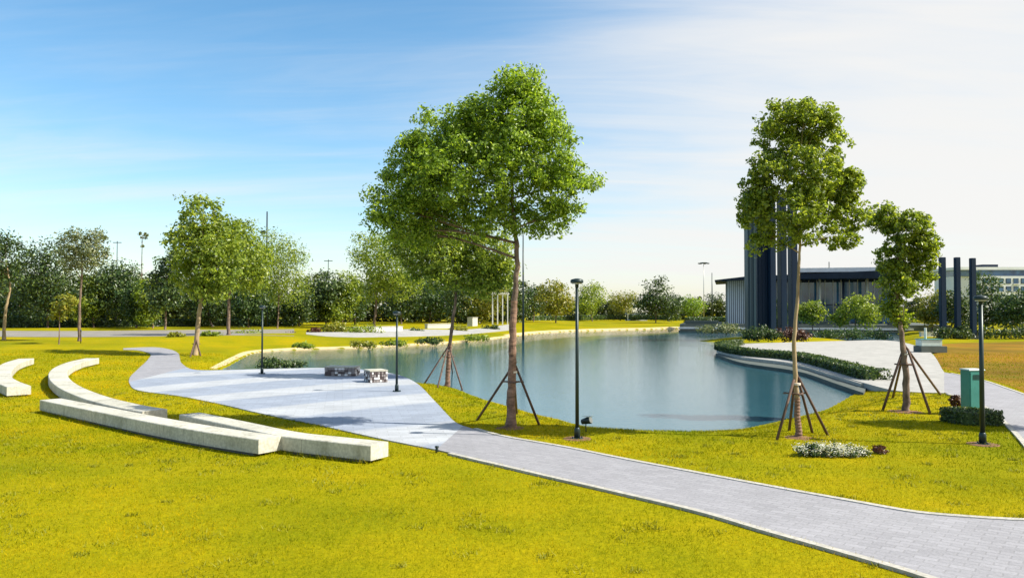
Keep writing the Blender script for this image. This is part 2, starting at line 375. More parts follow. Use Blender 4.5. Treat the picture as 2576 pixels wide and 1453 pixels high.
# ------------------------------------------------------------------ terrain and pond
WZ = -0.35
shore_px = [(560, 931), (578, 920), (610, 902), (642, 888), (700, 882), (763, 879), (835, 877), (930, 874), (1020, 869), (1109, 865), (1200, 857), (1290, 847), (1360, 838),
            (1451, 833), (1550, 830), (1638, 828), (1718, 825), (1800, 823.5), (1900, 824), (2020, 829), (2150, 831), (2245, 837), (2270, 848), (2262, 858), (2290, 880),
            (2290, 930), (2240, 950), (2183, 974), (2145, 992), (2107, 1014), (2068, 1032), (2007, 1047), (1934, 1064), (1888, 1074), (1839, 1083),
            (1760, 1089), (1680, 1090), (1589, 1086), (1487, 1076), (1401, 1053), (1350, 1042), (1281, 1022), (1230, 1008), (1179, 990), (1140, 975), (1090, 968), (1040, 972), (960, 968), (850, 952), (700, 942), (610, 938)]
POND = smooth_line([on_z(x, y, WZ) for x, y in shore_px], 3, True)
ISLE = np.array(on_z(1950, 850, 0.0))
def Hfun(px, py):
    px = np.asarray(px, float); py = np.asarray(py, float)
    d = sdist(px, py, POND)
    bank = np.where(d > 0, WZ + 0.36*sstep(-0.3, 2.2, d) + 0.0, WZ - np.minimum(1.0, -d*0.45) + 0.036*0)
    rise = 0.6*sstep(45, 85, py)*sstep(25, 2, px)*sstep(2, 14, d)
    und = 0.05*np.sin(px*0.21+1)*np.sin(py*0.17)*sstep(3, 8, d)*sstep(30, 60, py)
    isl = 0.25 - 0.8*((np.hypot((px-ISLE[0])/10.0, (py-ISLE[1])/4.5))**2)
    h = np.where(d < 0, np.maximum(bank, np.minimum(isl, 0.15)), bank + rise + und)
    return h
def H(x, y): return float(Hfun(np.array([x]), np.array([y]))[0])
def at(xd, yd, floor=None):
    z = 0.0
    for _ in range(5):
        x, y = on_z(xd, yd, z); z = H(x, y)
        if floor is not None: z = max(z, floor)
    return Vector((x, y, z))
def build_terrain():
    ang = np.concatenate([np.linspace(-180, -50, 45)[:-1], np.linspace(-50, 50, 401), np.linspace(50, 180, 45)[1:-1]])
    rad = np.concatenate([[0.3], np.geomspace(3, 200, 400), np.geomspace(200, 4500, 40)[1:]])
    A, Rr = np.meshgrid(np.radians(ang), rad)
    X = np.sin(A)*Rr; Y = np.cos(A)*Rr; Z = Hfun(X.ravel(), Y.ravel()).reshape(X.shape)
    V = np.stack([X.ravel(), Y.ravel(), Z.ravel()], 1); nr, na = X.shape
    i = np.arange(nr-1)[:, None]; j = np.arange(na)[None, :]; j2 = (j+1) % na
    Fq = np.stack([i*na+j, (i+1)*na+j, (i+1)*na+j2, i*na+j2], -1).reshape(-1, 4)[:, ::-1]
    c = V[Fq].mean(1)
    o = mesh_np('lawn', V, Fq, 'lawn'); tag(o, 'mown yellow-green lawn around the pond', kind='structure')
    o.data.polygons.foreach_set('use_smooth', [True]*len(o.data.polygons))
build_terrain()
def build_water():
    c = POND.mean(0); big = c + (POND-c)*1.0
    n = len(POND); nx = np.array([[POND[(i+1) % n][1]-POND[i-1][1], -(POND[(i+1) % n][0]-POND[i-1][0])] for i in range(n)])
    nx /= np.linalg.norm(nx, axis=1)[:, None]
    s = 1 if sdist(*(POND[:1]+nx[:1]*0.05).T, POND)[0] > 0 else -1
    xs = np.linspace(POND[:, 0].min()-3, POND[:, 0].max()+3, 2); ys = np.linspace(POND[:, 1].min()-3, POND[:, 1].max()+3, 2)
    b = MB(); b.v = [(xs[0], ys[0], WZ), (xs[1], ys[0], WZ), (xs[1], ys[1], WZ), (xs[0], ys[1], WZ)]; b.f = [(0, 1, 2, 3)]
    tag(b.build('pond_water', 'water'), 'calm teal pond reflecting sky and towers', kind='structure')
build_water()

PAVED = []
def strip(name, A, B, mat, off, n=60, m=6, skirt=0.25, floor=None, label=None, register=True, parent=None):
    """paving lofted between two edge lines, lying on the terrain, with real edges"""
    A = resample(A, n); B = resample(B, n)
    if register: PAVED.append(np.concatenate([A, B[::-1]]))
    G = np.stack([A + (B-A)*t for t in np.linspace(0, 1, m)], 1)
    Z = Hfun(G[..., 0].ravel(), G[..., 1].ravel()).reshape(n, m)
    if floor is not None: Z = np.maximum(Z, floor)
    V = np.concatenate([G.reshape(-1, 2), (Z+off).reshape(-1, 1)], 1); Fq = []
    for i in range(n-1):
        for j in range(m-1): Fq.append((i*m+j, (i+1)*m+j, (i+1)*m+j+1, i*m+j+1))
    ring = [i*m for i in range(n)] + [(n-1)*m+j for j in range(1, m)] + [i*m+m-1 for i in range(n-2, -1, -1)] + [j for j in range(m-2, 0, -1)]
    b = len(V); low = V[ring].copy(); low[:, 2] -= skirt; V = np.concatenate([V, low]); k = len(ring)
    for i in range(k): Fq.append((ring[i], b+i, b+(i+1) % k, ring[(i+1) % k]))
    me = bpy.data.meshes.new(name); me.from_pydata(V.tolist(), [], Fq); me.update()
    bm = bmesh.new(); bm.from_mesh(me); bmesh.ops.recalc_face_normals(bm, faces=bm.faces[:])
    if sum(f.normal.z for f in bm.faces) < 0: bmesh.ops.reverse_faces(bm, faces=bm.faces[:])
    bm.to_mesh(me); bm.free()
    o = link(name, me, mat, parent); 
    if label: tag(o, label, kind='structure')
    return o
def SL(pts, n=6, floor=0.0): return smooth_line([tuple(at(x, y, floor)[:2]) for x, y in pts], n)
def ribbon(name, line, w0, w1, mat, off, parent, skirt=0.2, n=80, floor=None):
    L = resample(line, n); d = np.gradient(L, axis=0); d /= np.linalg.norm(d, axis=1)[:, None]; nn = np.stack([-d[:, 1], d[:, 0]], 1)
    return strip(name, L+nn*w0, L+nn*w1, mat, off, n, 2, skirt, floor, register=False, parent=parent)
plaza_low = SL([(324, 962), (345, 982), (450, 997), (562, 1019), (630, 1035), (720, 1054), (800, 1070), (880, 1088), (972, 1108), (1098, 1133)])
plaza_up = SL([(470, 925), (508, 932), (652, 929), (810, 926), (900, 929), (990, 941), (1044, 962), (1093, 1009), (1138, 1057), (1165, 1073)])
strip('plaza', plaza_low, plaza_up, 'plaza', 0.03, 90, 14, 1.3, 0.0, 'blue-grey paved plaza jutting into the pond')
path_low = SL([(1098, 1133), (1190, 1155), (1281, 1176), (1384, 1200), (1550, 1238), (1762, 1288), (1934, 1338), (2130, 1393), (2340, 1455), (2640, 1560)])
path_up = SL([(1165, 1073), (1225, 1091), (1281, 1104), (1418, 1128), (1555, 1156), (1726, 1189), (1953, 1232), (2145, 1267), (2298, 1294), (2440, 1307), (2600, 1316), (2900, 1325)])
pth = strip('path', path_low, path_up, 'path', 0.034, 110, 10, 0.3, 0.0, 'light grey paved footpath curving across the lawn')
neck_l = SL([(324, 962), (328, 948), (348, 928), (372, 905), (378, 890), (350, 882), (310, 880)])
neck_r = SL([(470, 925), (455, 912), (452, 900), (448, 889), (430, 880), (390, 874.5), (310, 877)])
strip('path', neck_l, neck_r, 'path', 0.032, 80, 6, 0.3, None, 'grey path leaving the plaza towards the far left trees')
for ln, s in ((path_low, 1), (path_up, -1)):
    k = ribbon('kerb', ln[3:] if s > 0 else ln[3:], 0.0, 0.13*s*-1, 'kerb', 0.05, pth, 0.3, 110)
# far promenade, far road, right path and peninsula
strip('promenade', SL([(770, 855), (835, 856), (1000, 851), (1160, 842), (1280, 831)]), SL([(770, 848), (835, 846), (1000, 840), (1160, 832), (1280, 824)]), 'promenade', 0.03, 50, 6, 0.3, None, 'pale paved promenade along the far shore')
strip('road', SL([(-420, 848), (0, 847), (380, 846), (740, 843)]), SL([(-420, 833), (0, 832), (380, 831), (740, 828)]), 'road', 0.03, 40, 4, 0.3, None, 'dusty grey road before the left tree belt')
pen_near = SL([(1812, 884), (1850, 893), (1888, 901), (2007, 916), (2107, 945), (2180, 966), (2260, 985), (2375, 990)])
pen_far = SL([(1812, 876), (1850, 867), (1900, 864), (2000, 861), (2110, 858), (2240, 857), (2330, 880), (2375, 937)])
strip('peninsula_deck', pen_near, pen_far, 'promenade', 0.036, 80, 10, 1.3, 0.0, 'pale paved deck jutting into the pond from the right')
rp_low = SL([(2375, 988), (2430, 1005), (2482, 1025), (2528, 1060), (2576, 1108), (2640, 1190)])
rp_up = SL([(2375, 937), (2430, 948), (2478, 960), (2530, 978), (2600, 1003), (2760, 1062)])
rpth = strip('path', rp_low, rp_up, 'path', 0.03, 60, 8, 0.3, 0.0, 'grey paved path leaving the peninsula past the green cabinet')
ribbon('kerb', rp_low[2:], 0, -0.13, 'kerb', 0.046, rpth); ribbon('kerb', rp_up[2:], 0, 0.13, 'kerb', 0.046, rpth)
dl_a = SL([(2360, 925), (2420, 938), (2478, 951), (2540, 970), (2640, 1008), (2800, 1062)]); dl_b = SL([(2345, 868), (2420, 862), (2500, 860), (2600, 858), (2700, 856), (2900, 854)])
strip('dry_lawn', dl_a, dl_b, 'dry_lawn', 0.008, 60, 10, 0.1, None, 'dry orange-brown lawn right of the peninsula', register=False)
# sandy shoreline strips
ribbon('sand_edge', smooth_line([on_z(x, y, WZ) for x, y in shore_px[0:12]], 5), -0.15, 0.75, 'sand', 0.02, None, 0.1, 120)
sh = bpy.data.objects['sand_edge']; tag(sh, 'sandy edge of the far left shore', kind='structure')
ribbon('sand_edge', smooth_line([on_z(x, y, WZ) for x, y in shore_px[11:18]], 5), -0.2, 1.3, 'sand', 0.02, None, 0.1, 120)
tag(bpy.data.objects['sand_edge.001'], 'sandy edge of the far middle shore', kind='structure')

# ------------------------------------------------------------------ foliage
rng = np.random.default_rng(7)
def leaf_mesh(C, Nn, size, rs):
    """folded leaf (two triangles) at each centre C with normal Nn"""
    n = len(C); Nn = Nn/np.linalg.norm(Nn, axis=1)[:, None]
    r = rs.normal(size=(n, 3)); T = np.cross(Nn, r); T /= np.linalg.norm(T, axis=1)[:, None]+1e-9
    B = np.cross(Nn, T); s = (size*rs.uniform(0.65, 1.3, n))[:, None]
    a = C - T*s*0.5; b = C + T*s*0.5 - Nn*s*0.08; l = C + B*s*0.27 + Nn*s*0.07; q = C - B*s*0.27 + Nn*s*0.07
    V = np.stack([a, q, b, l], 1).reshape(-1, 3); i = np.arange(n)*4
    Fq = np.stack([np.stack([i, i+1, i+2], 1), np.stack([i, i+2, i+3], 1)], 1).reshape(-1, 3)
    return V, Fq
def lobe_leaves(lobes, n, size, clump, per, rs, hollow=0.45):
    """lobes: (center, radii) in metres; leaves gathered in clumps through the volume"""
    vol = np.array([np.prod(r)**(0.75) for _, r in lobes]); p = vol/vol.sum()
    nc = max(6, n//per); idx = rs.choice(len(lobes), nc, p=p)
    d = rs.normal(size=(nc, 3)); d /= np.linalg.norm(d, axis=1)[:, None]
    fr = rs.uniform(hollow**2.2, 1.0, nc)**(1/2.2)
    Cc = np.array([lobes[i][0] for i in idx]); Rr = np.array([lobes[i][1] for i in idx])
    K = Cc + d*Rr*fr[:, None]
    crown_c = np.average([l[0] for l in lobes], axis=0, weights=p)
    cs = clump*rs.uniform(0.6, 1.35, nc)
    k = rs.integers(0, nc, n); off = rs.normal(size=(n, 3)); off /= np.linalg.norm(off, axis=1)[:, None]
    rr = rs.uniform(0, 1, n)**0.45
    P = K[k] + off*(rr*cs[k])[:, None]*np.array([1, 1, 0.75])
    Nn = off*0.8 + (P-crown_c)/np.linalg.norm(P-crown_c, axis=1)[:, None]*0.5 + rs.normal(size=(n, 3))*0.95 + np.array([0, 0, 0.5])
    V, Fq = leaf_mesh(P, Nn, size, rs); return V, Fq, K
def bend(p, q, k, rs, amt):
    p, q = Vector(p), Vector(q); L = (q-p).length; out = []
    o1 = Vector(rs.normal(size=3))*L*amt; o1.z = abs(o1.z)*0.6
    for i in range(k+1):
        t = i/k; out.append(p.lerp(q, t) + o1*math.sin(math.pi*t) * (1 if 0 < i < k else 0))
    return out
def tree(name, label, cat, group, base, trunk, lobes, r0, nleaf, lsize, leaf, bark='bark', clump=0.16, per=45, seed=1, wrap=False, limbs=True, depth=None, hollow=0.45, grow=1.0):
    rs = np.random.default_rng(seed); g = at(*base) if depth is None else Vector((at_depth(base[0], base[1], depth)[0], depth, H(at_depth(base[0], base[1], depth)[0], depth)))
    Y = g.y; root = empty(name, g); tag(root, label, cat, group); px = Y/F
    Lb = []
    for (cx, cy, rx, ry) in lobes:
        c = at_depth(cx, cy, Y); rx *= grow; ry *= grow; rad = np.array([rx*px, 0.5*(rx+ry)*px*0.95, ry*px])
        c = np.array(c - g); c[1] += rs.uniform(-0.45, 0.45)*rad[0]*1.3
        Lb.append((c, rad))
    size = max(np.ptp([l[0][0] for l in Lb]) + 2*np.mean([l[1][0] for l in Lb]), 0.5)
    V, Fq, K = lobe_leaves(Lb, nleaf, lsize, clump*np.mean([l[1][0] for l in Lb])*2.2, per, rs, hollow)
    cr = mesh_np('crown', V, Fq, leaf, root); cr['kind'] = 'stuff'
    tp = [Vector(np.array(at_depth(x, y, Y) - g)) for x, y in trunk]; tp[0] = Vector((0, 0, -0.15))
    tp = [Vector(v) for v in smooth_line(tp, 7)]
    Ltot = len(tp)-1
    b = MB(); rad = []
    for i, p in enumerate(tp):
        t = i/Ltot; rad.append(r0*(1.0 - 0.72*t)*(1 + 0.45*max(0, 1-t*14)) * (1+0.05*math.sin(i*2.1+seed)))
        if 0 < i < Ltot: p.x += rs.normal()*r0*0.12; p.y += rs.normal()*r0*0.12
    b.tube(tp, rad, 12 if nleaf > 9000 else 8); b.build('trunk', bark, root, True)
    if limbs:
        m = MB()
        for li, (c, r) in enumerate(Lb):
            cz = c[2]; cand = [i for i in range(len(tp)) if tp[i].z < cz - 0.25*r[2] and i > Ltot*0.35] or [int(Ltot*0.6)]
            i0 = cand[-1] if rs.uniform() < 0.5 else cand[max(0, len(cand)-1-int(rs.integers(0, 4)))]
            pts = bend(tp[i0], c + np.array([0, 0, r[2]*0.2]), 6, rs, 0.07); ra = rad[i0]*0.55
            m.tube(pts, [ra*(1-0.75*k/6) for k in range(7)], 6)
            near = np.argsort(np.linalg.norm((K-c)/r, axis=1))[:40]
            for kk in rs.choice(near, min(7, len(near)), replace=False):
                q = pts[int(rs.integers(2, 6))]
                m.tube(bend(q, K[kk], 3, rs, 0.1), [ra*0.4, ra*0.3, ra*0.2, ra*0.1], 4)
        m.build('branches', bark, root, True)['kind'] = 'stuff'
    if wrap:
        wb = MB(); i1 = [i for i, p in enumerate(tp) if p.z < wrap] or [0, 1]
        pts = tp[1:max(i1[-1], 3)+1]; n2 = len(pts)
        pts2 = resample([list(p) for p in pts], 26); rr = np.interp(np.linspace(0, 1, 26), np.linspace(0, 1, n2), rad[1:n2+1])
        wb.tube(pts2.tolist(), [r*1.06 + 0.012*(k % 2) for k, r in enumerate(rr)], 12); wb.build('trunk_wrap', 'wrap', root, False)
    return root
def support(label, tx, base, top_y, feet, group=None, rr=0.040, soil=True):
    """wooden props leaning against a staked tree"""
    g = at(*base); root = empty('tree_support', g); tag(root, label, 'tree support', group or 'wooden props around the planted trees')
    tz = at_depth(tx, top_y, g.y) - g
    for i, (fx, fy, dy) in enumerate(feet):
        f = at(fx, fy) if dy is None else None
        fw = f - g
        fw.z = H(g.x+fw.x, g.y+fw.y) - g.z
        v = Vector((fw.x, fw.y, 0)).normalized()
        MB().tube([fw + Vector((0, 0, -0.05)), tz + v*0.08 + Vector((0, 0, 0.12 + 0.05*i))], [rr, rr*0.85], 7).build('pole', 'stake', root, True)
    MB().lathe([(0.10, -0.025), (0.115, -0.025), (0.115, 0.025), (0.10, 0.025)], tz, 14).build('tie_band', 'strap', root)
    c = MB()
    for k in range(3):
        a = k*2.094+0.5; p = Vector((math.cos(a), math.sin(a), 0))*0.24; q = Vector((math.cos(a+2.094), math.sin(a+2.094), 0))*0.24
        zz = tz*0.82
        c = MB().tube([zz+p*1.25-q*0.25, zz+q*1.25-p*0.25], 0.022, 6); c.build('crossbar', 'stake', root, True)
    return root
TREES = 'planted park trees with supports'
tree('tree', 'largest broad leafy green tree in the centre, beside the water', 'tree', TREES, (1285, 1075),
     [(1285, 1075), (1288, 950), (1292, 800), (1300, 650), (1290, 520), (1285, 380)],
     [(1305, 275, 75, 85), (1225, 325, 95, 80), (1115, 355, 95, 80), (1330, 390, 105, 95), (1180, 450, 140, 85), (1035, 450, 85, 85), (1415, 470, 80, 65), (995, 525, 70, 50), (1110, 545, 85, 55), (1380, 545, 75, 48), (1255, 545, 75, 55), (1060, 390, 70, 60), (1365, 330, 58, 65), (1190, 300, 62, 48), (1300, 240, 48, 40), (1050, 500, 70, 60), (965, 575, 48, 34), (1040, 600, 60, 40)],
     0.125, 64000, 0.112, 'leaf_fresh', 'bark', 0.125, 44, 11, wrap=3.6, grow=1.14, hollow=0.32)
support('wooden props around the largest central tree', 1291, (1285, 1075), 935, [(1197, 1057, None), (1358, 1068, None), (1300, 1040, None)])
tree('tree', 'slender tree on the bank wedge between plaza and water', 'tree', TREES, (1125, 970),
     [(1125, 970), (1130, 880), (1145, 760), (1150, 660)], [(1110, 640, 65, 50), (1185, 675, 65, 52), (1240, 640, 55, 55), (1120, 700, 55, 36), (1215, 718, 50, 30), (1085, 600, 60, 46), (1165, 605, 62, 45), (1265, 690, 38, 40), (1060, 660, 50, 42), (1020, 600, 45, 40)],
     0.12, 27000, 0.155, 'leaf_olive', 'bark', 0.14, 30, 12, wrap=2.2, grow=1.15, hollow=0.3)
support('wooden props around the slender tree on the bank wedge', 1128, (1125, 970), 880, [(1066, 963, None), (1165, 982, None), (1100, 975, None), (1142, 962, None)])
tree('tree', 'tall thin-trunked leafy tree standing before the dark towers', 'tree', TREES, (2010, 1100),
     [(2012, 1100), (2003, 980), (1998, 850), (2008, 720), (2012, 600), (2020, 450)],
     [(2030, 310, 55, 60), (1965, 350, 58, 65), (2080, 365, 62, 65), (1935, 440, 58, 55), (2025, 440, 75, 65), (2110, 450, 52, 55), (1910, 535, 50, 55), (2000, 535, 65, 55), (2140, 535, 46, 55), (1930, 605, 42, 32), (2105, 598, 46, 30), (2060, 510, 55, 55), (2020, 280, 42, 35), (1905, 485, 42, 50), (2140, 465, 38, 52), (1950, 300, 40, 40), (2075, 310, 42, 45), (2000, 600, 50, 36)],
     0.072, 34000, 0.105, 'leaf_olive', 'bark_pale', 0.135, 40, 13, wrap=1.2, grow=1.10, hollow=0.3)
support('wooden props around the tall tree before the dark towers', 2003, (2010, 1100), 965, [(1953, 1106, None), (2085, 1094, None), (2045, 1088, None), (1985, 1082, None)])
tree('tree', 'smaller leaning tree with leafy stem right of the peninsula hedge', 'tree', TREES, (2280, 1035),
     [(2280, 1035), (2278, 950), (2270, 850), (2256, 760), (2262, 640)],
     [(2243, 545, 46, 38), (2285, 580, 48, 45), (2330, 630, 42, 40), (2262, 650, 42, 42), (2325, 688, 30, 30), (2262, 715, 40, 36), (2248, 775, 30, 26), (2275, 810, 24, 20)],
     0.125, 16000, 0.12, 'leaf_olive', 'bark', 0.155, 36, 14, grow=1.12, hollow=0.3)
support('wooden props around the smaller leaning tree by the peninsula', 2278, (2280, 1035), 890, [(2219, 1032, None), (2342, 1042, None), (2368, 992, None), (2245, 1000, None)], rr=0.045)
tree('tree', 'tall yellow-green tree with bright trunk beside the neck of the path', 'tree', TREES, (490, 893),
     [(490, 893), (500, 800), (512, 700), (510, 580)], [(495, 540, 52, 50), (530, 600, 62, 55), (470, 620, 44, 55), (560, 655, 50, 60), (500, 685, 60, 52), (540, 725, 50, 34)],
     0.2, 12000, 0.28, 'leaf_olive', 'bark_pale', 0.14, 28, 15, grow=1.17, hollow=0.3)
support('short props around the yellow-green tree by the path neck', 492, (490, 893), 858, [(478, 898, None), (505, 895, None), (492, 886, None)], rr=0.06)
tree('tree', 'leafy tree standing just outside the right edge of the view', 'tree', TREES, (2960, 1085),
     [(2960, 1085), (2958, 950), (2955, 800), (2950, 640)], [(2950, 500, 90, 80), (2880, 580, 80, 70), (3020, 580, 80, 70), (2950, 640, 90, 60)],
     0.12, 9000, 0.15, 'leaf_olive', 'bark', 0.17, 40, 16)
LT = 'trees of the left and far shore'
def ft(label, base, lobes, leaf, seed, n=2600, size=0.34, r0=0.16, trunk=None, bark='bark', grp=LT, clump=0.2):
    tx = base[0]; topy = min(l[1] for l in lobes); cxm = sum(l[0] for l in lobes)/len(lobes)
    tr = trunk or [base, ((tx*2+cxm)/3, (base[1]*2+topy)/3), ((tx+cxm)/2, topy+10)]
    return tree('tree', label, 'tree', grp, base, tr, lobes, r0, int(n*1.7), size, leaf, bark, clump, 26, seed, hollow=0.25, grow=1.17)
ft('olive tree just behind the tall yellow-green tree', (575, 842), [(590, 600, 46, 45), (620, 650, 55, 55), (600, 700, 55, 38)], 'leaf_olive', 21, 4200, 0.32, 0.2, [(575, 842), (577, 740), (590, 640)])
ft('round olive tree beside the tall floodlight pole', (697, 860), [(690, 640, 55, 52), (730, 680, 45, 55), (655, 690, 52, 52), (720, 728, 52, 40), (738, 640, 28, 36)], 'leaf_olive', 22, 6000, 0.28, 0.14)
ft('tree at the far left edge with pale leaning trunk', (10, 855), [(5, 620, 40, 30), (0, 690, 46, 36), (-35, 650, 45, 50)], 'leaf_dark', 23, 3000, 0.28, 0.16, [(10, 855), (14, 780), (26, 720), (15, 660)], 'bark_pale')
ft('sparse pale-crowned tree with reddish trunk on the left lawn', (200, 858), [(200, 610, 46, 28), (180, 655, 36, 34), (235, 640, 30, 42), (248, 600, 20, 20), (165, 600, 18, 12)], 'leaf_pale', 24, 2600, 0.24, 0.15, [(200, 858), (200, 780), (206, 690), (205, 640)])
ft('broad dark tree left of the sparse pale tree', (120, 824), [(120, 648, 58, 38), (90, 700, 55, 52), (150, 715, 52, 52), (110, 765, 62, 38)], 'leaf_dark', 25, 5000, 0.4)
ft('rounded dark tree right of the sparse pale tree', (290, 822), [(290, 700, 58, 36), (268, 748, 52, 44), (325, 740, 38, 52)], 'leaf_dark', 26, 4200, 0.42)
ft('dark tree with purplish trunk left of the path neck', (415, 828), [(415, 690, 36, 44), (398, 738, 40, 40), (432, 755, 36, 36), (442, 660, 26, 26)], 'leaf_dark', 27, 3200, 0.38)
ft('thin young sapling with yellow-green leaves on the left lawn', (148, 867), [(150, 770, 26, 28), (136, 793, 18, 16), (170, 756, 15, 16)], 'leaf_yellow', 28, 700, 0.26, 0.06)
ft('dark round tree in the belt below the tall floodlight pole', (820, 818), [(820, 728, 44, 38), (790, 760, 40, 40), (850, 760, 36, 40)], 'leaf_dark', 29, 3600, 0.45)
ft('narrow dark tree between belt and reddish-trunked tree', (893, 817), [(896, 745, 34, 46), (885, 775, 30, 32)], 'leaf_teal', 30, 2400, 0.42)
ft('olive tree with pinkish trunk left below the largest tree', (940, 824), [(930, 640, 52, 50), (985, 660, 52, 58), (958, 715, 52, 36), (1010, 715, 42, 36)], 'leaf_olive', 31, 5500, 0.36, 0.22, [(940, 824), (946, 760), (950, 680)])
ft('dark tree right of the olive pinkish-trunked tree', (1080, 812), [(1060, 742, 52, 42), (1110, 762, 44, 34)], 'leaf_teal', 32, 3400, 0.46)
ft('yellow-green tree beside the white trellis posts', (1208, 814), [(1198, 765, 44, 40), (1238, 742, 34, 44)], 'leaf_yellow', 33, 3000, 0.42)
ft('narrow green tree just left of the path neck tree belt', (343, 824), [(345, 755, 26, 44), (352, 790, 24, 24)], 'leaf_teal', 34, 1800, 0.4)
ft('low dark tree behind the olive tree trunk', (625, 823), [(622, 768, 40, 40)], 'leaf_teal', 35, 1800, 0.42)
ft('low dark tree right of the round olive tree', (752, 820), [(752, 770, 36, 40)], 'leaf_dark', 36, 1800, 0.42)
ft('dark tree filling the gap at the far left', (48, 823), [(40, 745, 42, 52), (60, 785, 36, 30)], 'leaf_teal', 37, 2600, 0.42)
for k, (lab, b, lb, lf) in enumerate((
        ('dense green tree between the sparse pale tree and its dark right neighbour', (236, 823), [(238, 735, 34, 40), (225, 775, 32, 32)], 'leaf_olive'),
        ('dense mid-green tree behind the bright trunk by the path neck', (535, 822), [(470, 740, 40, 42), (535, 760, 40, 40), (510, 785, 40, 26)], 'leaf_dark'),
        ('dark tree filling the gap left of the round olive tree', (660, 821), [(655, 745, 40, 42), (680, 780, 34, 30)], 'leaf_teal'),
        ('mid-green tree behind the yellow-green promenade bush', (862, 818), [(868, 728, 34, 38), (850, 780, 36, 28)], 'leaf_olive'),
        ('dark tree right behind the plaza lamp post head', (1010, 815), [(1015, 742, 40, 44), (995, 780, 36, 26)], 'leaf_dark'),
        ('dark tree behind the slender bank tree trunk', (1150, 814), [(1150, 740, 40, 46), (1165, 780, 36, 26)], 'leaf_dark'),
        ('dark tree right behind the largest tree trunk', (1285, 812), [(1285, 745, 36, 44), (1300, 780, 30, 26)], 'leaf_dark'),
        ('olive tree left of the dark tree with purplish trunk', (385, 825), [(382, 745, 28, 38), (378, 785, 28, 26)], 'leaf_olive'))):
    ft(lab, b, lb, lf, 120+k, 2400, 0.42)
MT = 'trees on the far middle shore'
ft('green tree just right of the largest tree trunk on the far shore', (1342, 808), [(1345, 752, 30, 34)], 'leaf_teal', 41, 1500, 0.5, grp=MT)
ft('sunny yellow-green tree left of the middle lamp post', (1398, 812), [(1392, 745, 40, 32), (1410, 765, 30, 25)], 'leaf_yellow', 42, 2000, 0.5, grp=MT)
ft('sunny olive tree right of the middle lamp post', (1490, 808), [(1490, 744, 36, 30), (1475, 768, 28, 22)], 'leaf_olive', 43, 2000, 0.5, grp=MT)
ft('small yellow-green tree left of the dark far-shore tree', (1560, 806), [(1565, 762, 32, 22)], 'leaf_yellow', 44, 1300, 0.5, grp=MT)
ft('large dark tree alone on the far middle shore', (1650, 812), [(1650, 742, 35, 38), (1672, 772, 40, 27), (1625, 770, 27, 27)], 'leaf_dark', 45, 3000, 0.5, grp=MT)
ft('narrow teal-green tree right of the dark far-shore tree', (1703, 806), [(1703, 772, 17, 30)], 'leaf_teal', 46, 1000, 0.5, grp=MT)
ft('low green tree below the two thin masts', (1745, 805), [(1742, 770, 30, 22)], 'leaf_fresh', 47, 1300, 0.5, grp=MT)
ft('low dark green tree touching the pavilion corner', (1803, 803), [(1800, 766, 27, 25)], 'leaf_dark', 48, 1300, 0.5, grp=MT)
RT = 'trees by the pavilion'
ft('small dark tree between the towers and the thin trunk', (1966, 838), [(1966, 782, 26, 26), (1952, 804, 22, 17)], 'leaf_dark', 51, 1500, 0.34, 0.1, grp=RT)
ft('small round tree before the pavilion glass right of the thin trunk', (2046, 836), [(2040, 785, 28, 24)], 'leaf_olive', 52, 1300, 0.34, 0.1, grp=RT)
ft('broad small tree in front of the pavilion glass', (2152, 838), [(2150, 772, 40, 28), (2120, 798, 26, 22), (2182, 794, 26, 22)], 'leaf_olive', 53, 2400, 0.34, 0.12, grp=RT)
ft('yellowish small tree right of the leaning tree', (2345, 836), [(2348, 765, 34, 34), (2340, 795, 28, 22)], 'leaf_yellow', 54, 1900, 0.36, 0.12, grp=RT)
ft('dark tree behind the right-hand dark posts', (2405, 840), [(2402, 770, 36, 36), (2425, 800, 30, 28)], 'leaf_dark', 55, 2200, 0.36, 0.12, grp=RT)
ft('tall green tree in front of the white building', (2500, 838), [(2482, 725, 30, 42), (2510, 780, 40, 36), (2480, 800, 34, 28)], 'leaf_teal', 56, 3000, 0.36, 0.12, grp=RT)
ft('dense green tree at the right edge below the white building', (2560, 842), [(2562, 785, 42, 36), (2590, 770, 40, 40)], 'leaf_teal', 57, 2600, 0.36, 0.12, grp=RT)
ft('bare tall tree with a tuft of leaves above the left tree belt', (358, 818), [(362, 588, 10, 12), (356, 615, 7, 10)], 'leaf_pale', 58, 160, 0.35, 0.14, [(358, 818), (356, 720), (358, 600)])

def belt():
    rs = np.random.default_rng(99); Vs, Fs, o = [], [], 0
    segs = [(-600, 1300, 165, 5.1, 2700), (1150, 1850, 240, 3.2, 760), (2230, 3100, 210, 3.6, 520)]
    for x0, x1, Y, hgt, nb in segs:
        X0, X1 = (x0-CX)/F*Y, (x1-CX)/F*Y
        lobes = []
        for k in range(nb//8):
            h = hgt*rs.uniform(0.55, 1.2)
            lobes.append((np.array([rs.uniform(X0, X1), Y+rs.uniform(-6, 6), 0.3+h*0.9]), np.array([rs.uniform(2, 4.5), 3, h])))
        V, Fq, K = lobe_leaves(lobes, nb*40, 0.75, 1.0, 30, rs, 0.3)
        Vs.append(V); Fs.append(Fq+o); o += len(V)
    b = mesh_np('distant_wood', np.concatenate(Vs), np.concatenate(Fs), 'leaf_wood'); tag(b, 'dark distant wood behind the pond and road', 'wood', kind='stuff')
belt()
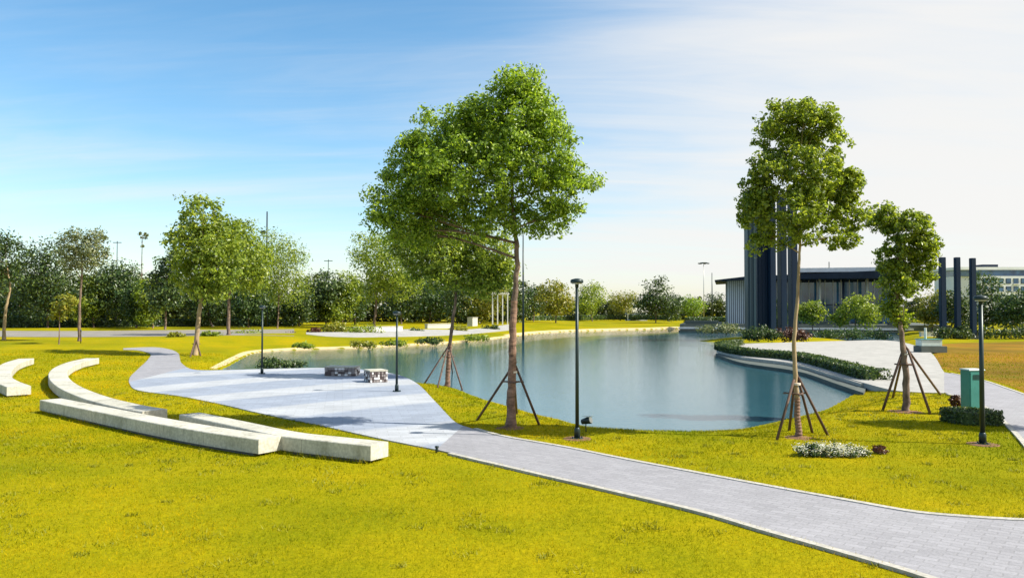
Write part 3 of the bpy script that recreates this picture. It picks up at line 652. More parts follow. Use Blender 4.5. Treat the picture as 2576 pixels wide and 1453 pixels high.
def shrub(name, label, cat, base, lobes, leaf, n, size, seed, group=None, flowers=None, clump=0.2):
    rs = np.random.default_rng(seed); g = at(*base, -0.05); root = empty(name, g); tag(root, label, cat, group); px = g.y/F; Lb = []
    for cx, cy, rx, ry in lobes:
        c = np.array(at_depth(cx, cy, g.y) - g); Lb.append((c, np.array([rx*px, rx*px*0.8, ry*px])))
    V, Fq, K = lobe_leaves(Lb, n, size, clump*np.mean([l[1][0] for l in Lb])*2, 25, rs, 0.2)
    f = mesh_np('foliage', V, Fq, leaf, root); f['kind'] = 'stuff'
    m = MB()
    for k in rs.choice(len(K), min(10, len(K)), replace=False):
        m.tube(bend((rs.normal()*0.06, rs.normal()*0.06, -0.05), K[k], 3, rs, 0.08), [0.02, 0.016, 0.012, 0.008], 5)
    m.build('stems', 'bark', root)
    if flowers:
        V2, F2, _ = lobe_leaves([(c+np.array([0, -0.05, r[2]*0.35]), r*np.array([0.95, 0.95, 0.8])) for c, r in Lb], flowers, size*0.6, 0.12, 8, rs, 0.8)
        q = mesh_np('blossom', V2, F2, 'petal', root); q['kind'] = 'stuff'
    return root
shrub('flower_bed', 'low white-flowering shrub patch on the right lawn', 'flower bed', (2090, 1146), [(2035, 1130, 38, 14), (2085, 1133, 45, 17), (2135, 1138, 42, 16), (2165, 1140, 22, 12)], 'leaf_teal', 5000, 0.06, 61, flowers=2600, clump=0.12)
shrub('shrub', 'tiny brown-leaved shrub right of the white flower patch', 'shrub', (2215, 1140), [(2212, 1130, 20, 9)], 'leaf_red', 500, 0.06, 62)
shrub('shrub', 'round yellow-green bush on the far promenade', 'shrub', (840, 846), [(840, 826, 34, 16), (865, 832, 22, 12), (815, 834, 18, 10)], 'leaf_yellow', 2200, 0.28, 63)
shrub('shrub', 'dark red shrub left of the yellow-green bush', 'shrub', (790, 845), [(790, 836, 17, 10)], 'leaf_red', 700, 0.25, 64)
shrub('shrub', 'low dark clump at the pond corner beside the plaza', 'shrub', (690, 920), [(680, 914, 40, 9), (740, 917, 30, 7)], 'leaf_dark', 1600, 0.16, 65)
shrub('shrub', 'low olive hedge clump behind the round olive tree', 'shrub', (625, 850), [(625, 842, 40, 8)], 'leaf_olive', 900, 0.25, 66)
shrub('shrub', 'low brown clump below the pinkish-trunked olive tree', 'shrub', (915, 836), [(915, 829, 42, 6)], 'leaf_olive', 900, 0.25, 67)
shrub('shrub', 'dark shrubbery at the foot of the two wide towers', 'shrub', (1905, 858), [(1905, 838, 34, 18), (1940, 842, 28, 14), (1880, 846, 22, 10)], 'leaf_dark', 2600, 0.22, 68)
shrub('shrub', 'dark reddish shrubbery at the feet of the narrow towers', 'shrub', (1985, 858), [(1985, 838, 32, 18), (2015, 845, 24, 12)], 'leaf_red', 1800, 0.22, 69)
shrub('shrub', 'reddish-brown shrub left of the green cabinet', 'shrub', (2405, 1030), [(2405, 1008, 17, 13)], 'leaf_red', 900, 0.08, 70)
shrub('shrub', 'pale green shrub on the water edge before the pavilion', 'shrub', (1830, 836), [(1830, 826, 40, 9), (1780, 828, 30, 7)], 'leaf_pale', 1400, 0.3, 71)
shrub('shrub', 'green waterside shrubs behind the peninsula', 'shrub', (2110, 850), [(2080, 842, 45, 9), (2150, 840, 50, 10), (2210, 842, 30, 9)], 'leaf_teal', 2400, 0.25, 72)
shrub('shrub', 'dark shrubs below the right-hand dark posts', 'shrub', (2410, 852), [(2370, 838, 30, 14), (2420, 836, 40, 16), (2470, 838, 30, 14)], 'leaf_dark', 2400, 0.25, 73)
shrub('shrub', 'dark green shrubs at the right edge behind the dry lawn', 'shrub', (2550, 852), [(2530, 838, 40, 14), (2590, 836, 40, 16)], 'leaf_dark', 2000, 0.25, 74)
PS = 'low shrubs along the far promenade'
for k, (x, y, rx, ry, lf, lab) in enumerate((
        (760, 868, 26, 5, 'leaf_olive', 'low olive shrub at the left end of the far shore edge'), (905, 864, 34, 5, 'leaf_yellow', 'low yellowish shrub on the bank left of the plaza lamp'),
        (985, 862, 30, 4, 'leaf_olive', 'low olive shrub on the bank behind the plaza lamp'), (1075, 857, 34, 5, 'leaf_dark', 'low dark shrub on the bank left of the slender tree'),
        (1190, 849, 34, 4, 'leaf_olive', 'low olive shrub on the bank right of the slender tree'), (1040, 834, 24, 8, 'leaf_teal', 'green shrub behind the promenade left of the pale wall'),
        (960, 836, 26, 7, 'leaf_yellow', 'yellow-green shrub behind the promenade by the pinkish trunk'), (1150, 826, 22, 8, 'leaf_yellow', 'yellow-green shrub beside the white pillar'),
        (1232, 824, 22, 6, 'leaf_dark', 'dark shrub at the foot of the white trellis'), (735, 842, 24, 6, 'leaf_red', 'reddish shrub between road and promenade'),
        (440, 842, 22, 5, 'leaf_yellow', 'low yellowish shrub by the road left of the path neck tree'), (530, 840, 22, 6, 'leaf_olive', 'low olive shrub by the road right of the path neck tree'))):
    shrub('shrub', lab, 'shrub', (x, y+ry), [(x, y, rx, ry), (x+rx*0.7, y+1, rx*0.6, ry*0.8)], lf, 700, 0.24, 140+k, PS)
def hedge(label, line, width, height, leaf, n, size, seed, z=0.0):
    rs = np.random.default_rng(seed); L = resample(line, 60); g = Vector((*L[30], z)); root = empty('hedge', g); tag(root, label, 'hedge')
    d = np.gradient(L, axis=0); d /= np.linalg.norm(d, axis=1)[:, None]; nn = np.stack([-d[:, 1], d[:, 0]], 1)
    core = MB(); w2, h2 = width*0.42, height*0.9
    for i in range(1, 59):
        for (s, zz) in ((-1, 0), (1, 0), (1, h2), (-1, h2)):
            p = L[i]+nn[i]*s*w2; core.v.append((p[0]-g.x, p[1]-g.y, zz))
    for i in range(57):
        for k in range(4): core.f.append((i*4+k, (i+1)*4+k, (i+1)*4+(k+1) % 4, i*4+(k+1) % 4))
    core.f += [(3, 2, 1, 0), (228, 229, 230, 231)]
    core.build('hedge_core', leaf, root)
    i = rs.integers(0, 59, n); t = rs.uniform(0, 1, n)[:, None]; P = L[i]*(1-t)+L[i+1]*t; side = rs.uniform(-1, 1, n); zz = rs.uniform(0, 1, n)
    k = rs.integers(0, 3, n); side = np.where(k == 0, -1, np.where(k == 1, 1, side)); zz = np.where(k == 2, 1, zz)
    jit = rs.normal(size=n)*0.06
    P = P + nn[i]*(side*width/2*(1+jit))[:, None]; C = np.stack([P[:, 0]-g.x, P[:, 1]-g.y, zz*height*(1+rs.normal(size=n)*0.05)], 1)
    Nn = np.stack([nn[i][:, 0]*side, nn[i][:, 1]*side, (k == 2)*1.0], 1) + rs.normal(size=(n, 3))*0.6
    V, Fq = leaf_mesh(C, Nn, size, rs); f = mesh_np('foliage', V, Fq, leaf, root); f['kind'] = 'stuff'
    return root
pen_h = SL([(1860, 868), (1825, 873), (1812, 878), (1835, 886), (1888, 896), (2007, 907), (2107, 932), (2180, 953), (2225, 958)])
hedge('dark clipped hedge curving round the peninsula edge', pen_h, 0.9, 0.52, 'leaf_dark', 12000, 0.15, 81)
hedge('low dark clipped hedge around the green cabinet', SL([(2395, 1058), (2440, 1066), (2500, 1066)]), 0.8, 0.42, 'leaf_dark', 3500, 0.07, 82)
hedge('long dark hedge under the left tree belt', SL([(-200, 824), (100, 823), (300, 822), (560, 820), (760, 819)]), 1.6, 1.1, 'leaf_dark', 7000, 0.4, 83, 0.55)
hedge('tall dark teal hedge on the water edge left of the pavilion', SL([(1728, 819), (1790, 818), (1870, 818)]), 1.6, 1.5, 'leaf_teal', 4000, 0.4, 85, 0.0)
hedge('dark hedge behind the sunny far-shore lawn', SL([(1330, 806), (1450, 806), (1560, 806), (1700, 808)]), 1.5, 1.2, 'leaf_dark', 4000, 0.45, 84, 0.3)
# peninsula ledge wall
lw = strip('waterside_ledge', SL([(1800, 884), (1842, 899), (1888, 909), (2007, 926), (2107, 957), (2172, 978)]), SL([(1812, 881), (1850, 891), (1888, 899), (2007, 914), (2107, 942), (2180, 963)]), 'wall_dark', -0.16, 60, 3, 1.2, 0.0, register=False)
tag(lw, 'dark stone ledge stepping down from the peninsula to the water', 'wall')
ribbon('coping', SL([(1810, 881.5), (1850, 892), (1888, 900), (2007, 915), (2107, 943), (2180, 964)]), -0.25, 0.15, 'kerb', 0.0, lw, 0.15, 60, 0.0)

# ------------------------------------------------------------------ concrete benches
BENCH_POLY = []
def bench(label, line, width=0.6, height=0.40, seg=2.2, g=None):
    L = smooth_line(line, 8); tot = np.linalg.norm(np.diff(L, axis=0), axis=1).sum(); ns = max(1, round(tot/seg))
    L = resample(L, ns*8+1); d = np.gradient(L, axis=0); d /= np.linalg.norm(d, axis=1)[:, None]; nn = np.stack([-d[:, 1], d[:, 0]], 1)
    c = L[len(L)//2]; hz = [H(p[0], p[1]) for p in L]; root = empty('curved_bench', (c[0], c[1], 0)); tag(root, label, 'bench', 'curved concrete benches')
    BENCH_POLY.append(np.concatenate([L+nn*width/2, (L-nn*width/2)[::-1]]))
    for s in range(ns):
        i0, i1 = s*8, s*8+8; m = MB()
        idx = list(range(i0, i1+1))
        for j, i in enumerate(idx):
            p = L[i].copy()
            if j == 0 and s > 0: p = p + d[i]*0.006
            if j == len(idx)-1 and s < ns-1: p = p - d[i]*0.006
            z = hz[i]
            e = 0.018
            for (o, zz) in ((-width/2, 0.07), (width/2, 0.07), (width/2, height-e), (width/2-e, height), (-width/2+e, height), (-width/2, height-e)):
                q = p+nn[i]*o; m.v.append((q[0]-c[0], q[1]-c[1], z+zz))
        n = 6
        for j in range(len(idx)-1):
            for k in range(n): m.f.append((j*n+k, (j+1)*n+k, (j+1)*n+(k+1) % n, j*n+(k+1) % n))
        m.f.append(tuple(reversed(range(n)))); m.f.append(tuple((len(idx)-1)*n+k for k in range(n)))
        bmx = m.build('seat_block', 'concrete', root)
        bm = bmesh.new(); bm.from_mesh(bmx.data); bmesh.ops.recalc_face_normals(bm, faces=bm.faces[:]); bm.to_mesh(bmx.data); bm.free()
    m = MB(); n = 4; k0 = 1
    idx = list(range(1, len(L)-1))
    for i in idx:
        for (o, zz) in ((-width/2+0.07, -0.1), (width/2-0.07, -0.1), (width/2-0.07, 0.075), (-width/2+0.07, 0.075)):
            q = L[i]+nn[i]*o; m.v.append((q[0]-c[0], q[1]-c[1], hz[i]+zz))
    for j in range(len(idx)-1):
        for k in range(n): m.f.append((j*n+k, (j+1)*n+k, (j+1)*n+(k+1) % n, j*n+(k+1) % n))
    m.f.append((3, 2, 1, 0)); m.f.append(tuple((len(idx)-1)*n+k for k in range(n)))
    m.build('plinth', 'plinth', root)
    return root
def top_line(pts): return [on_z(x, y, 0.40) for x, y in pts]
bench('long straight concrete bench nearest the camera on the lawn', top_line([(128, 1004), (250, 1028), (400, 1057), (540, 1081), (680, 1101)]), 0.66)
bench('concrete bench just behind the long straight one, nearest the path', top_line([(478, 1040), (590, 1063), (720, 1090), (830, 1103), (955, 1116)]), 0.62)
bench('curved hook-shaped concrete bench bending round the lawn', top_line([(232, 902), (190, 911), (155, 926), (146, 945), (170, 970), (235, 998), (320, 1020), (390, 1032)]), 0.75)
bench('curved concrete bench cut by the left edge of the view', top_line([(66, 903), (30, 914), (8, 930), (2, 945), (14, 958), (48, 972)]), 0.8)

# ------------------------------------------------------------------ mosaic-fronted block seats on the plaza
def block_seat(label, px0, px1, ybase, h, depth_m, rz, seed):
    rs = random.Random(seed); g = at((px0+px1)/2, ybase, 0.0); g.z = 0.03; W = (px1-px0)/F*g.y
    root = empty('block_seat', g, rz); tag(root, label, 'seat', 'stone block seats on the plaza')
    MB().box((0, depth_m/2, h*0.47), (W-0.10, depth_m-0.10, h*0.94)).build('core', 'stone_mid', root)
    MB().box((0, depth_m/2, h*0.95), (W+0.04, depth_m+0.04, h*0.12)).build('slab', 'concrete', root, bevel=0.012)
    rows = 4; rh = h*0.86/rows
    sw = W/9
    base = MB(); me = {}
    for mt in ('stone_dark', 'stone_mid', 'white'):
        o = MB().box((0, 0, 0), (sw*0.92, 0.08, rh*0.9)).build('stone', mt, root, bevel=0.015); me[mt] = o.data; bpy.data.objects.remove(o)
    for side, ln in (('f', W), ('l', depth_m), ('r', depth_m)):
        n = max(2, round(ln/sw))
        for r in range(rows):
            for k in range(n):
                mt = rs.choices(('stone_dark', 'stone_mid', 'white'), (3, 3, 2) if side == 'f' else (2, 3, 4))[0]
                o = bpy.data.objects.new('stone', me[mt]); col.objects.link(o); o.parent = root
                t = -ln/2 + (k+0.5)*ln/n + rs.uniform(-0.01, 0.01); z = rh*(r+0.5)+0.01; j = rs.uniform(-0.015, 0.015)
                if side == 'f': o.location = (t, 0.03+j, z)
                else:
                    o.location = ((-1 if side == 'l' else 1)*(W/2-0.03+j), depth_m/2+t, z); o.rotation_euler = (0, 0, R(90))
                o.scale = (ln/n/sw, 1, 1)
    return root
block_seat('wide stone-fronted block seat at the plaza water edge', 815, 893, 947, 0.46, 0.9, R(-6), 1)
block_seat('shorter stone-fronted block seat nearer the plaza lamp', 930, 976, 963, 0.56, 0.9, R(28), 2)

# ------------------------------------------------------------------ lamp posts
def lamp(label, base, top_y, headr=0.2, r=0.05, soil=False):
    g = at(*base, 0.0); g.z = max(g.z, 0.0) + (0.03 if soil is False else 0.0); root = empty('lamp_post', g); tag(root, label, 'lamp post', 'park lamp posts')
    h = at_depth(base[0], top_y, g.y).z - g.z
    MB().lathe([(0.17, 0), (0.17, 0.025), (0.15, 0.03)], n=20).build('base_plate', 'metal_dark', root)
    MB().lathe([(r+0.03, 0.03), (r+0.025, 0.24), (r+0.012, 0.28), (r, 0.30)], n=16).build('base_collar', 'metal_dark', root, True)
    MB().lathe([(r, 0.28), (r*0.8, h-0.22)], n=14).build('pole', 'metal_dark', root, True)
    hd = MB().lathe([(0.045, h-0.24), (0.05, h-0.14), (headr*0.97, h-0.12), (headr, h-0.10), (headr, h-0.05), (headr*0.85, h-0.025), (0.04, h)], n=24).build('lamp_head', 'metal_dark', root, True)
    MB().lathe([(headr*0.78, h-0.145), (headr*0.8, h-0.128)], n=24).build('lens', 'lens', hd)
    bo = None
    for k in range(4):
        a = k*math.pi/2+0.4
        if bo is None: bo = MB().lathe([(0.016, 0), (0.016, 0.03), (0.01, 0.035)], n=6).build('bolt', 'metal_dark', root)
        else:
            b2 = bpy.data.objects.new('bolt', bo.data); col.objects.link(b2); b2.parent = root; bo2 = b2
            b2.location = (0.135*math.cos(a), 0.135*math.sin(a), 0.03)
    bo.location = (0.135*math.cos(0.4), 0.135*math.sin(0.4), 0.03)
    if soil:
        MB().lathe([(0.42, -0.03), (0.36, 0.012), (0.2, 0.02)], n=18).build('footing', 'soil', root)
    return root
lamp('dark lamp post on the plaza left of the block seats', (659, 941), 768, 0.17)
lamp('dark lamp post on the plaza right of the block seats', (998, 986), 782, 0.17)
lamp('tall dark lamp post on the lawn between path and pond', (1452, 1103), 700, 0.17, soil=True)
lamp('dark lamp post at the right beside the green cabinet', (2472, 1117), 742, 0.16, 0.06, soil=True)
def spot(label, base, hgt=0.42, s=1.0):
    g = at(*base); root = empty('garden_spotlight', g, R(-30)); tag(root, label, 'spotlight', None)
    MB().lathe([(0.012*s, -0.08), (0.015*s, hgt*0.5)], n=8).build('spike', 'metal_dark', root)
    MB().tube([(-0.12*s, 0, hgt*0.62), (0.02*s, 0, hgt*0.72), (0.14*s, 0, hgt*0.80)], [0.07*s, 0.09*s, 0.11*s], 14).build('housing', 'metal_dark', root, True)
    MB().tube([(0.141*s, 0, hgt*0.8005), (0.15*s, 0, hgt*0.807)], 0.095*s, 14).build('lens', 'lens', root)
    MB().box((0.05*s, 0, hgt*0.8+0.09*s), (0.22*s, 0.2*s, 0.012)).build('visor', 'pale_teal', root)
    return root
spot('small dark garden spotlight beside the tall middle lamp post', (1474, 1085), 0.42)
def stake(label, base, h):
    g = at(*base); root = empty('marker_post', g); tag(root, label, 'marker post')
    MB().lathe([(0.035, -0.05), (0.035, h*0.8), (0.03, h*0.82)], n=10).build('post', 'metal_dark', root, True)
    MB().lathe([(0.05, h*0.8), (0.055, h*0.9), (0.04, h)], n=12).build('cap', 'metal_dark', root, True)
stake('tiny dark marker post on the near path edge', (1099, 1138), 0.16)
stake('short dark bollard under the sparse pale tree', (203, 864), 1.2)

# ------------------------------------------------------------------ green utility cabinet
def cabinet():
    g = at(2447, 1042); root = empty('utility_cabinet', g, R(8)); tag(root, 'tall teal-green utility cabinet behind the right lamp post', 'cabinet')
    Wd, Dp, Hh = 0.52, 0.42, 1.28
    MB().box((0, 0, 0.06), (Wd+0.1, Dp+0.1, 0.16)).build('plinth', 'plinth', root, bevel=0.01)
    MB().box((0, 0, 0.14+Hh/2), (Wd, Dp, Hh)).build('body', 'teal', root, bevel=0.012)
    d = MB().box((0, -Dp/2-0.006, 0.14+Hh/2), (Wd-0.06, 0.02, Hh-0.1)).build('door', 'teal', root, bevel=0.006)
    MB().box((0.19, -Dp/2-0.028, 0.14+Hh*0.52), (0.025, 0.03, 0.14)).build('handle', 'metal_dark', d, bevel=0.004)
    for k in range(6): MB().box((0, -Dp/2-0.019, 0.14+Hh*0.78+k*0.028), (0.3, 0.012, 0.012)).build('louvre', 'metal_dark', d)
    MB().box((0, 0, 0.14+Hh+0.02), (Wd+0.05, Dp+0.05, 0.04), taper=0.93).build('roof_cap', 'pale_teal', root)
cabinet()
def utility_box():
    g = at(2340, 886, 0.0); root = empty('utility_box', g); tag(root, 'pale blue-grey equipment box on dark base at the peninsula right end', 'box')
    MB().box((0, 0, 0.25), (2.0, 1.2, 0.5)).build('base', 'wall_dark', root, bevel=0.02)
    MB().box((-0.1, 0, 0.75), (1.6, 0.9, 0.5)).build('body', 'pale_teal', root, bevel=0.03)
    MB().box((-0.1, 0, 1.02), (1.75, 1.0, 0.05)).build('lid', 'teal', root, bevel=0.01)
    MB().tube([(-0.35, 0, 1.0), (-0.35, 0, 1.9)], 0.09, 10).build('vent_pipe', 'pale_teal', root)
utility_box()

# ------------------------------------------------------------------ towers and posts
def tower(name, label, cat, x0, x1, ytop, ybase, group, dmul=0.8, mat='steel_navy', slant=0.0, ribs=0):
    g = at((x0+x1)/2, ybase, 0.0); Wd = (x1-x0)/F*g.y; h = at_depth(x0, ytop, g.y).z - g.z; D = Wd*dmul
    root = empty(name, g); tag(root, label, cat, group)
    b = MB(); b.v = [(-Wd/2, -D/2, -0.3), (Wd/2, -D/2, -0.3), (Wd/2, D/2, -0.3), (-Wd/2, D/2, -0.3), (-Wd/2, -D/2, h), (Wd/2, -D/2, h-slant), (Wd/2, D/2, h-slant), (-Wd/2, D/2, h)]
    b.f = [(3, 2, 1, 0), (4, 5, 6, 7), (0, 1, 5, 4), (1, 2, 6, 5), (2, 3, 7, 6), (3, 0, 4, 7)]
    b.build('shaft', mat, root, bevel=0.04)
    MB().box((0, 0, 0.15), (Wd+0.3, D+0.3, 0.5)).build('footing', 'wall_dark', root, bevel=0.03)
    for k in range(ribs):
        xx = -Wd/2 + (k+0.5)*Wd/ribs
        MB().box((xx, -D/2-0.05, (h-slant)*0.49), (0.10, 0.12, (h-slant)*0.97)).build('rib', mat, root)
    return root
PY = 'dark steel towers beside the pond'
M['steel_teal'] = pm('steel_teal', (0.008, 0.035, 0.055), (0.014, 0.055, 0.078), 0.6, 0.5, 0.03, stretch=(1, 1, 0.15))
tower('tower', 'leftmost wide teal-navy steel tower of the waterside group', 'tower', 1878, 1898, 483, 851, PY, 1.6, 'steel_teal', ribs=2)
tower('tower', 'wide dark navy steel tower beside the leftmost teal one', 'tower', 1901, 1927, 487, 849, PY, 1.3, ribs=3)
tower('tower', 'narrow dark steel tower just right of the two wide ones', 'tower', 1935, 1949, 488, 850, PY, 2.0)
tower('tower', 'middle one of the three narrow dark steel towers', 'tower', 1961, 1976, 490, 849, PY, 2.0)
tower('tower', 'narrow dark steel tower nearest the thin tree trunk', 'tower', 1988, 2003, 492, 848, PY, 2.0)
PZ = 'three dark posts at the right'
tower('post', 'leftmost of the three dark posts at the right', 'post', 2366, 2379, 647, 850, PZ, 1.0)
tower('post', 'middle one of the three dark posts at the right', 'post', 2404, 2416, 647, 851, PZ, 1.0)
tower('post', 'rightmost of the three dark posts, above the right lamp', 'post', 2443, 2455, 649, 852, PZ, 1.0)

# ------------------------------------------------------------------ pavilion
def pavilion():
    Y = 128.0; k = Y/F
    def X(px): return (px-CX)*k
    def Z(py): return at_depth(CX, py, Y).z
    zb = 0.9
    g = Vector((X(2030), Y, 0.0)); root = empty('pavilion', g, R(-15)); tag(root, 'dark flat-roofed glass pavilion behind the towers', 'building')
    def bx(name, x0, x1, y0, y1, z0, z1, mat, parent=root, bevel=0):
        return MB().box(((x0+x1)/2-g.x, (y0+y1)/2, (z0+z1)/2), (x1-x0, y1-y0, z1-z0)).build(name, mat, parent, bevel=bevel)
    ztop = Z(703)
    bx('terrace', X(1722), X(2330), -7, 16, -0.8, zb-0.004, 'wall_dark')
    bx('terrace_edge', X(1722)-0.2, X(2250), -7.35, -7.0, 0.15, 0.42, 'white')
    bx('terrace_step', X(1722)-0.1, X(2250), -8.2, -7.36, -0.8, -0.05, 'wall_dark')
    bx('wall', X(1838), X(2232), 2.2, 14, zb, ztop, 'roof_navy')
    bx('side_wall', X(1838), X(1880), 0.6, 2.2, zb, ztop, 'roof_navy')
    n = 9
    for i in range(n):
        x = X(1839)+(X(1879)-X(1839))*i/(n-1); bx('fin', x-0.11, x+0.11, 0.2, 0.59, zb, ztop, 'facade_white')
    for i in range(8):
        y = 3.0+i*1.5; bx('fin', X(1838)-0.35, X(1838)-0.004, y-0.09, y+0.09, zb, ztop, 'facade')
    nb = 18
    for i in range(nb):
        a = X(1884)+(X(2230)-X(1884))*i/nb; c = X(1884)+(X(2230)-X(1884))*(i+1)/nb
        for z0, z1 in ((zb+0.1, zb+3.0), (zb+3.15, ztop-0.4)):
            bx('pane', a+0.06, c-0.06, 2.08, 2.16, z0, z1, 'glass')
        bx('mullion', a-0.05, a+0.05, 1.95, 2.19, zb, ztop-0.05, 'gold_metal' if i % 3 else 'facade')
    for i in range(7):
        x = X(1895)+(X(2222)-X(1895))*i/6
        MB().lathe([(0.18, zb), (0.18, ztop)], (x-g.x, -1.2, 0), 12).build('column', 'facade' if i % 2 else 'roof_navy', root, True)
    r = MB()
    x0, x1, x2 = X(1806)-g.x, X(1880)-g.x, X(2246)-g.x
    zt0, zt1, zt2 = Z(705), Z(696), Z(683)
    for y in (-4.0, 16.5):
        r.v += [(x0, y, zt0-0.10), (x1, y, ztop+0.01), (x2, y, ztop+0.01), (x2, y, zt2), (x1, y, zt1), (x0, y, zt0+0.06)]
    r.f = [(0, 1, 2, 3, 4, 5), (11, 10, 9, 8, 7, 6)] + [(i, i+6, (i+1) % 6+6, (i+1) % 6) for i in range(6)]
    rf = r.build('roof', 'roof_navy', root)
    MB().box(((X(2015)+X(2200))/2-g.x, 4, zt2+0.25), (X(2200)-X(2015), 8, 0.7)).build('roof_lantern', 'white', rf, bevel=0.03)
    MB().tube([(X(2092)-g.x, 5, zt2), (X(2092)-g.x, 5, Z(655))], 0.07, 6).build('roof_mast', 'metal_dark', rf)
    # parapet hedge boxes on the terrace
    for (a, b) in ((1735, 1815), (2035, 2110), (2200, 2245)):
        bx('planter', X(a), X(b), -6.4, -5.2, zb, zb+0.55, 'wall_dark', bevel=0.03)
pavilion()
def white_building():
    Y = 185.0; k = Y/F
    X = lambda px: (px-CX)*k
    Z = lambda py: at_depth(CX, py, Y).z
    g = Vector((X(2520), Y, 0)); root = empty('white_building', g); tag(root, 'pale multi-storey building beyond the trees at the right edge', 'building')
    bx = lambda name, x0, x1, y0, y1, z0, z1, mat, par=root: MB().box(((x0+x1)/2-g.x, (y0+y1)/2, (z0+z1)/2), (x1-x0, y1-y0, z1-z0)).build(name, mat, par)
    bx('wall', X(2468), X(2700), 0, 14, -0.5, Z(694), 'facade_white')
    bx('upper_floor', X(2420), X(2700), 1.5, 13, Z(694)+0.004, Z(678), 'glass')
    rf = bx('roof', X(2412), X(2705), 0.5, 14, Z(678)+0.004, Z(671), 'facade_white')
    bx('roof_unit', X(2505), X(2545), 5, 8, Z(671)+0.004, Z(662), 'roof_navy', rf)
    bx('low_wing', X(2420), X(2466), 2, 12, -0.5, Z(694), 'facade_white')
    for r, (ya, yb) in enumerate(((700, 713), (720, 733), (742, 756))):
        for i in range(12):
            a = X(2474+i*19); wdt = X(2474+i*19+13)-a
            wn = bx('window', a, a+wdt, -0.06, 0.2, Z(yb), Z(ya), 'roof_navy'); bx('pane', a+0.1, a+wdt-0.1, -0.09, -0.061, Z(yb)+0.1, Z(ya)-0.1, 'glass', wn)
            if i % 2 == 0: bx('sill', a-0.1, a+wdt+0.1, -0.3, -0.002, Z(yb)-0.16, Z(yb)-0.01, 'facade_white', wn)
white_building()

# ------------------------------------------------------------------ masts and far-shore furniture
def mast(label, x, ytop, Y, r=0.12, head=None, group='thin masts on the skyline'):
    p = at_depth(x, ytop, Y); g = Vector((p.x, Y, H(p.x, Y))); h = p.z-g.z
    root = empty('mast', g); tag(root, label, 'mast', group)
    MB().lathe([(r*1.4, -0.2), (r, h*0.5), (r*0.6, h)], n=10).build('pole', 'gold_metal' if head == 'ring' else 'metal_dark', root, True)
    if head == 'ring':
        MB().lathe([(0.8, h-0.2), (1.0, h-0.1), (0.8, h)], n=20).build('headframe', 'metal_dark', root)
        for k in range(6):
            a = k*math.pi/3; MB().box((1.15*math.cos(a), 1.15*math.sin(a), h-0.25), (0.5, 0.4, 0.25), a).build('floodlight', 'metal_dark', root)
    if head == 'side':
        MB().box((-0.55, 0, h*0.82), (0.55, 0.4, 0.55)).build('floodlight', 'metal_dark', root); MB().box((-0.2, 0, h*0.82), (0.5, 0.1, 0.1)).build('bracket', 'metal_dark', root)
    if head == 'cross':
        MB().box((0, 0, h-0.3), (1.6, 0.12, 0.12)).build('crossarm', 'metal_dark', root)
mast('tall floodlight pole rising above the round olive tree', 672, 532, 120, 0.16, 'side')
mast('thin mast left of the pavilion carrying a ring of floodlights', 1770, 660, 200, 0.09, 'ring')
mast('thin bare mast left of the pavilion, right of the ringed one', 1791, 686, 190, 0.14)
mast('short thin mast above the dark belt right of the round olive tree', 826, 652, 150, 0.1, 'cross')
mast('short mast above the left tree belt', 295, 606, 150, 0.1, 'cross')
mast('slim pole just right of the largest tree trunk', 1316, 590, 95, 0.11)
def trellis():
    g = at(1258, 816); root = empty('white_trellis', g); tag(root, 'white trellis of slender posts on the far shore behind the largest tree', 'trellis'); k = g.y/F
    for i in range(4):
        for j in range(2): MB().box((-19*k+i*12.7*k, j*2.0, 2.6), (0.17, 0.17, 5.2)).build('post', 'white', root)
    for j in range(2): MB().box((0, j*2.0, 5.3), (46*k, 0.16, 0.18)).build('beam', 'white', root)
    for i in range(9): MB().box((-20*k+i*5*k, 1.0, 5.5), (0.14, 3.0, 0.14)).build('rafter', 'white', root)
trellis()
def low_wall(label, x0, x1, y, h, mat='white', name='low_wall', d=0.5):
    a, b = at(x0, y), at(x1, y); g = (a+b)/2; L = (b-a).length; root = empty(name, g, math.atan2(b.y-a.y, b.x-a.x)); tag(root, label, 'wall')
    MB().box((0, 0, h/2-0.2), (L, d, h+0.4)).build('wall', mat, root, bevel=0.02)
    MB().box((0, 0, h+0.04), (L+0.1, d+0.12, 0.08)).build('coping', 'concrete', root, bevel=0.01)
low_wall('pale low wall behind the far promenade, left of the largest trunk', 1072, 1132, 826, 0.6, 'facade')
low_wall('white pillar on the far shore left of the white trellis', 1182, 1195, 822, 1.3, 'facade', d=0.9)
low_wall('pale low wall right of the yellow-green bush', 885, 1010, 834, 0.5)
low_wall('white low wall right of the leaning tree, under the dark posts', 2315, 2366, 846, 0.5)
def small_house():
    g = at(1600, 806); root = empty('white_house', g); tag(root, 'tiny white house among the far-shore trees', 'house'); k = g.y/F
    MB().box((0, 0, 1.2), (50*k, 4, 2.4)).build('wall', 'facade_white', root)
    r = MB(); W2 = 28*k
    r.v = [(-W2, -2.5, 2.41), (W2, -2.5, 2.41), (W2, 2.5, 2.41), (-W2, 2.5, 2.41), (-W2, 0, 3.6), (W2, 0, 3.6)]; r.f = [(0, 1, 5, 4), (2, 3, 4, 5), (0, 4, 3), (1, 2, 5), (3, 2, 1, 0)]
    r.build('roof', 'facade', root)
    for i in (-1, 0, 1): MB().box((i*15*k, -2.02, 1.3), (0.9, 0.06, 1.0)).build('window', 'glass', root)
small_house()
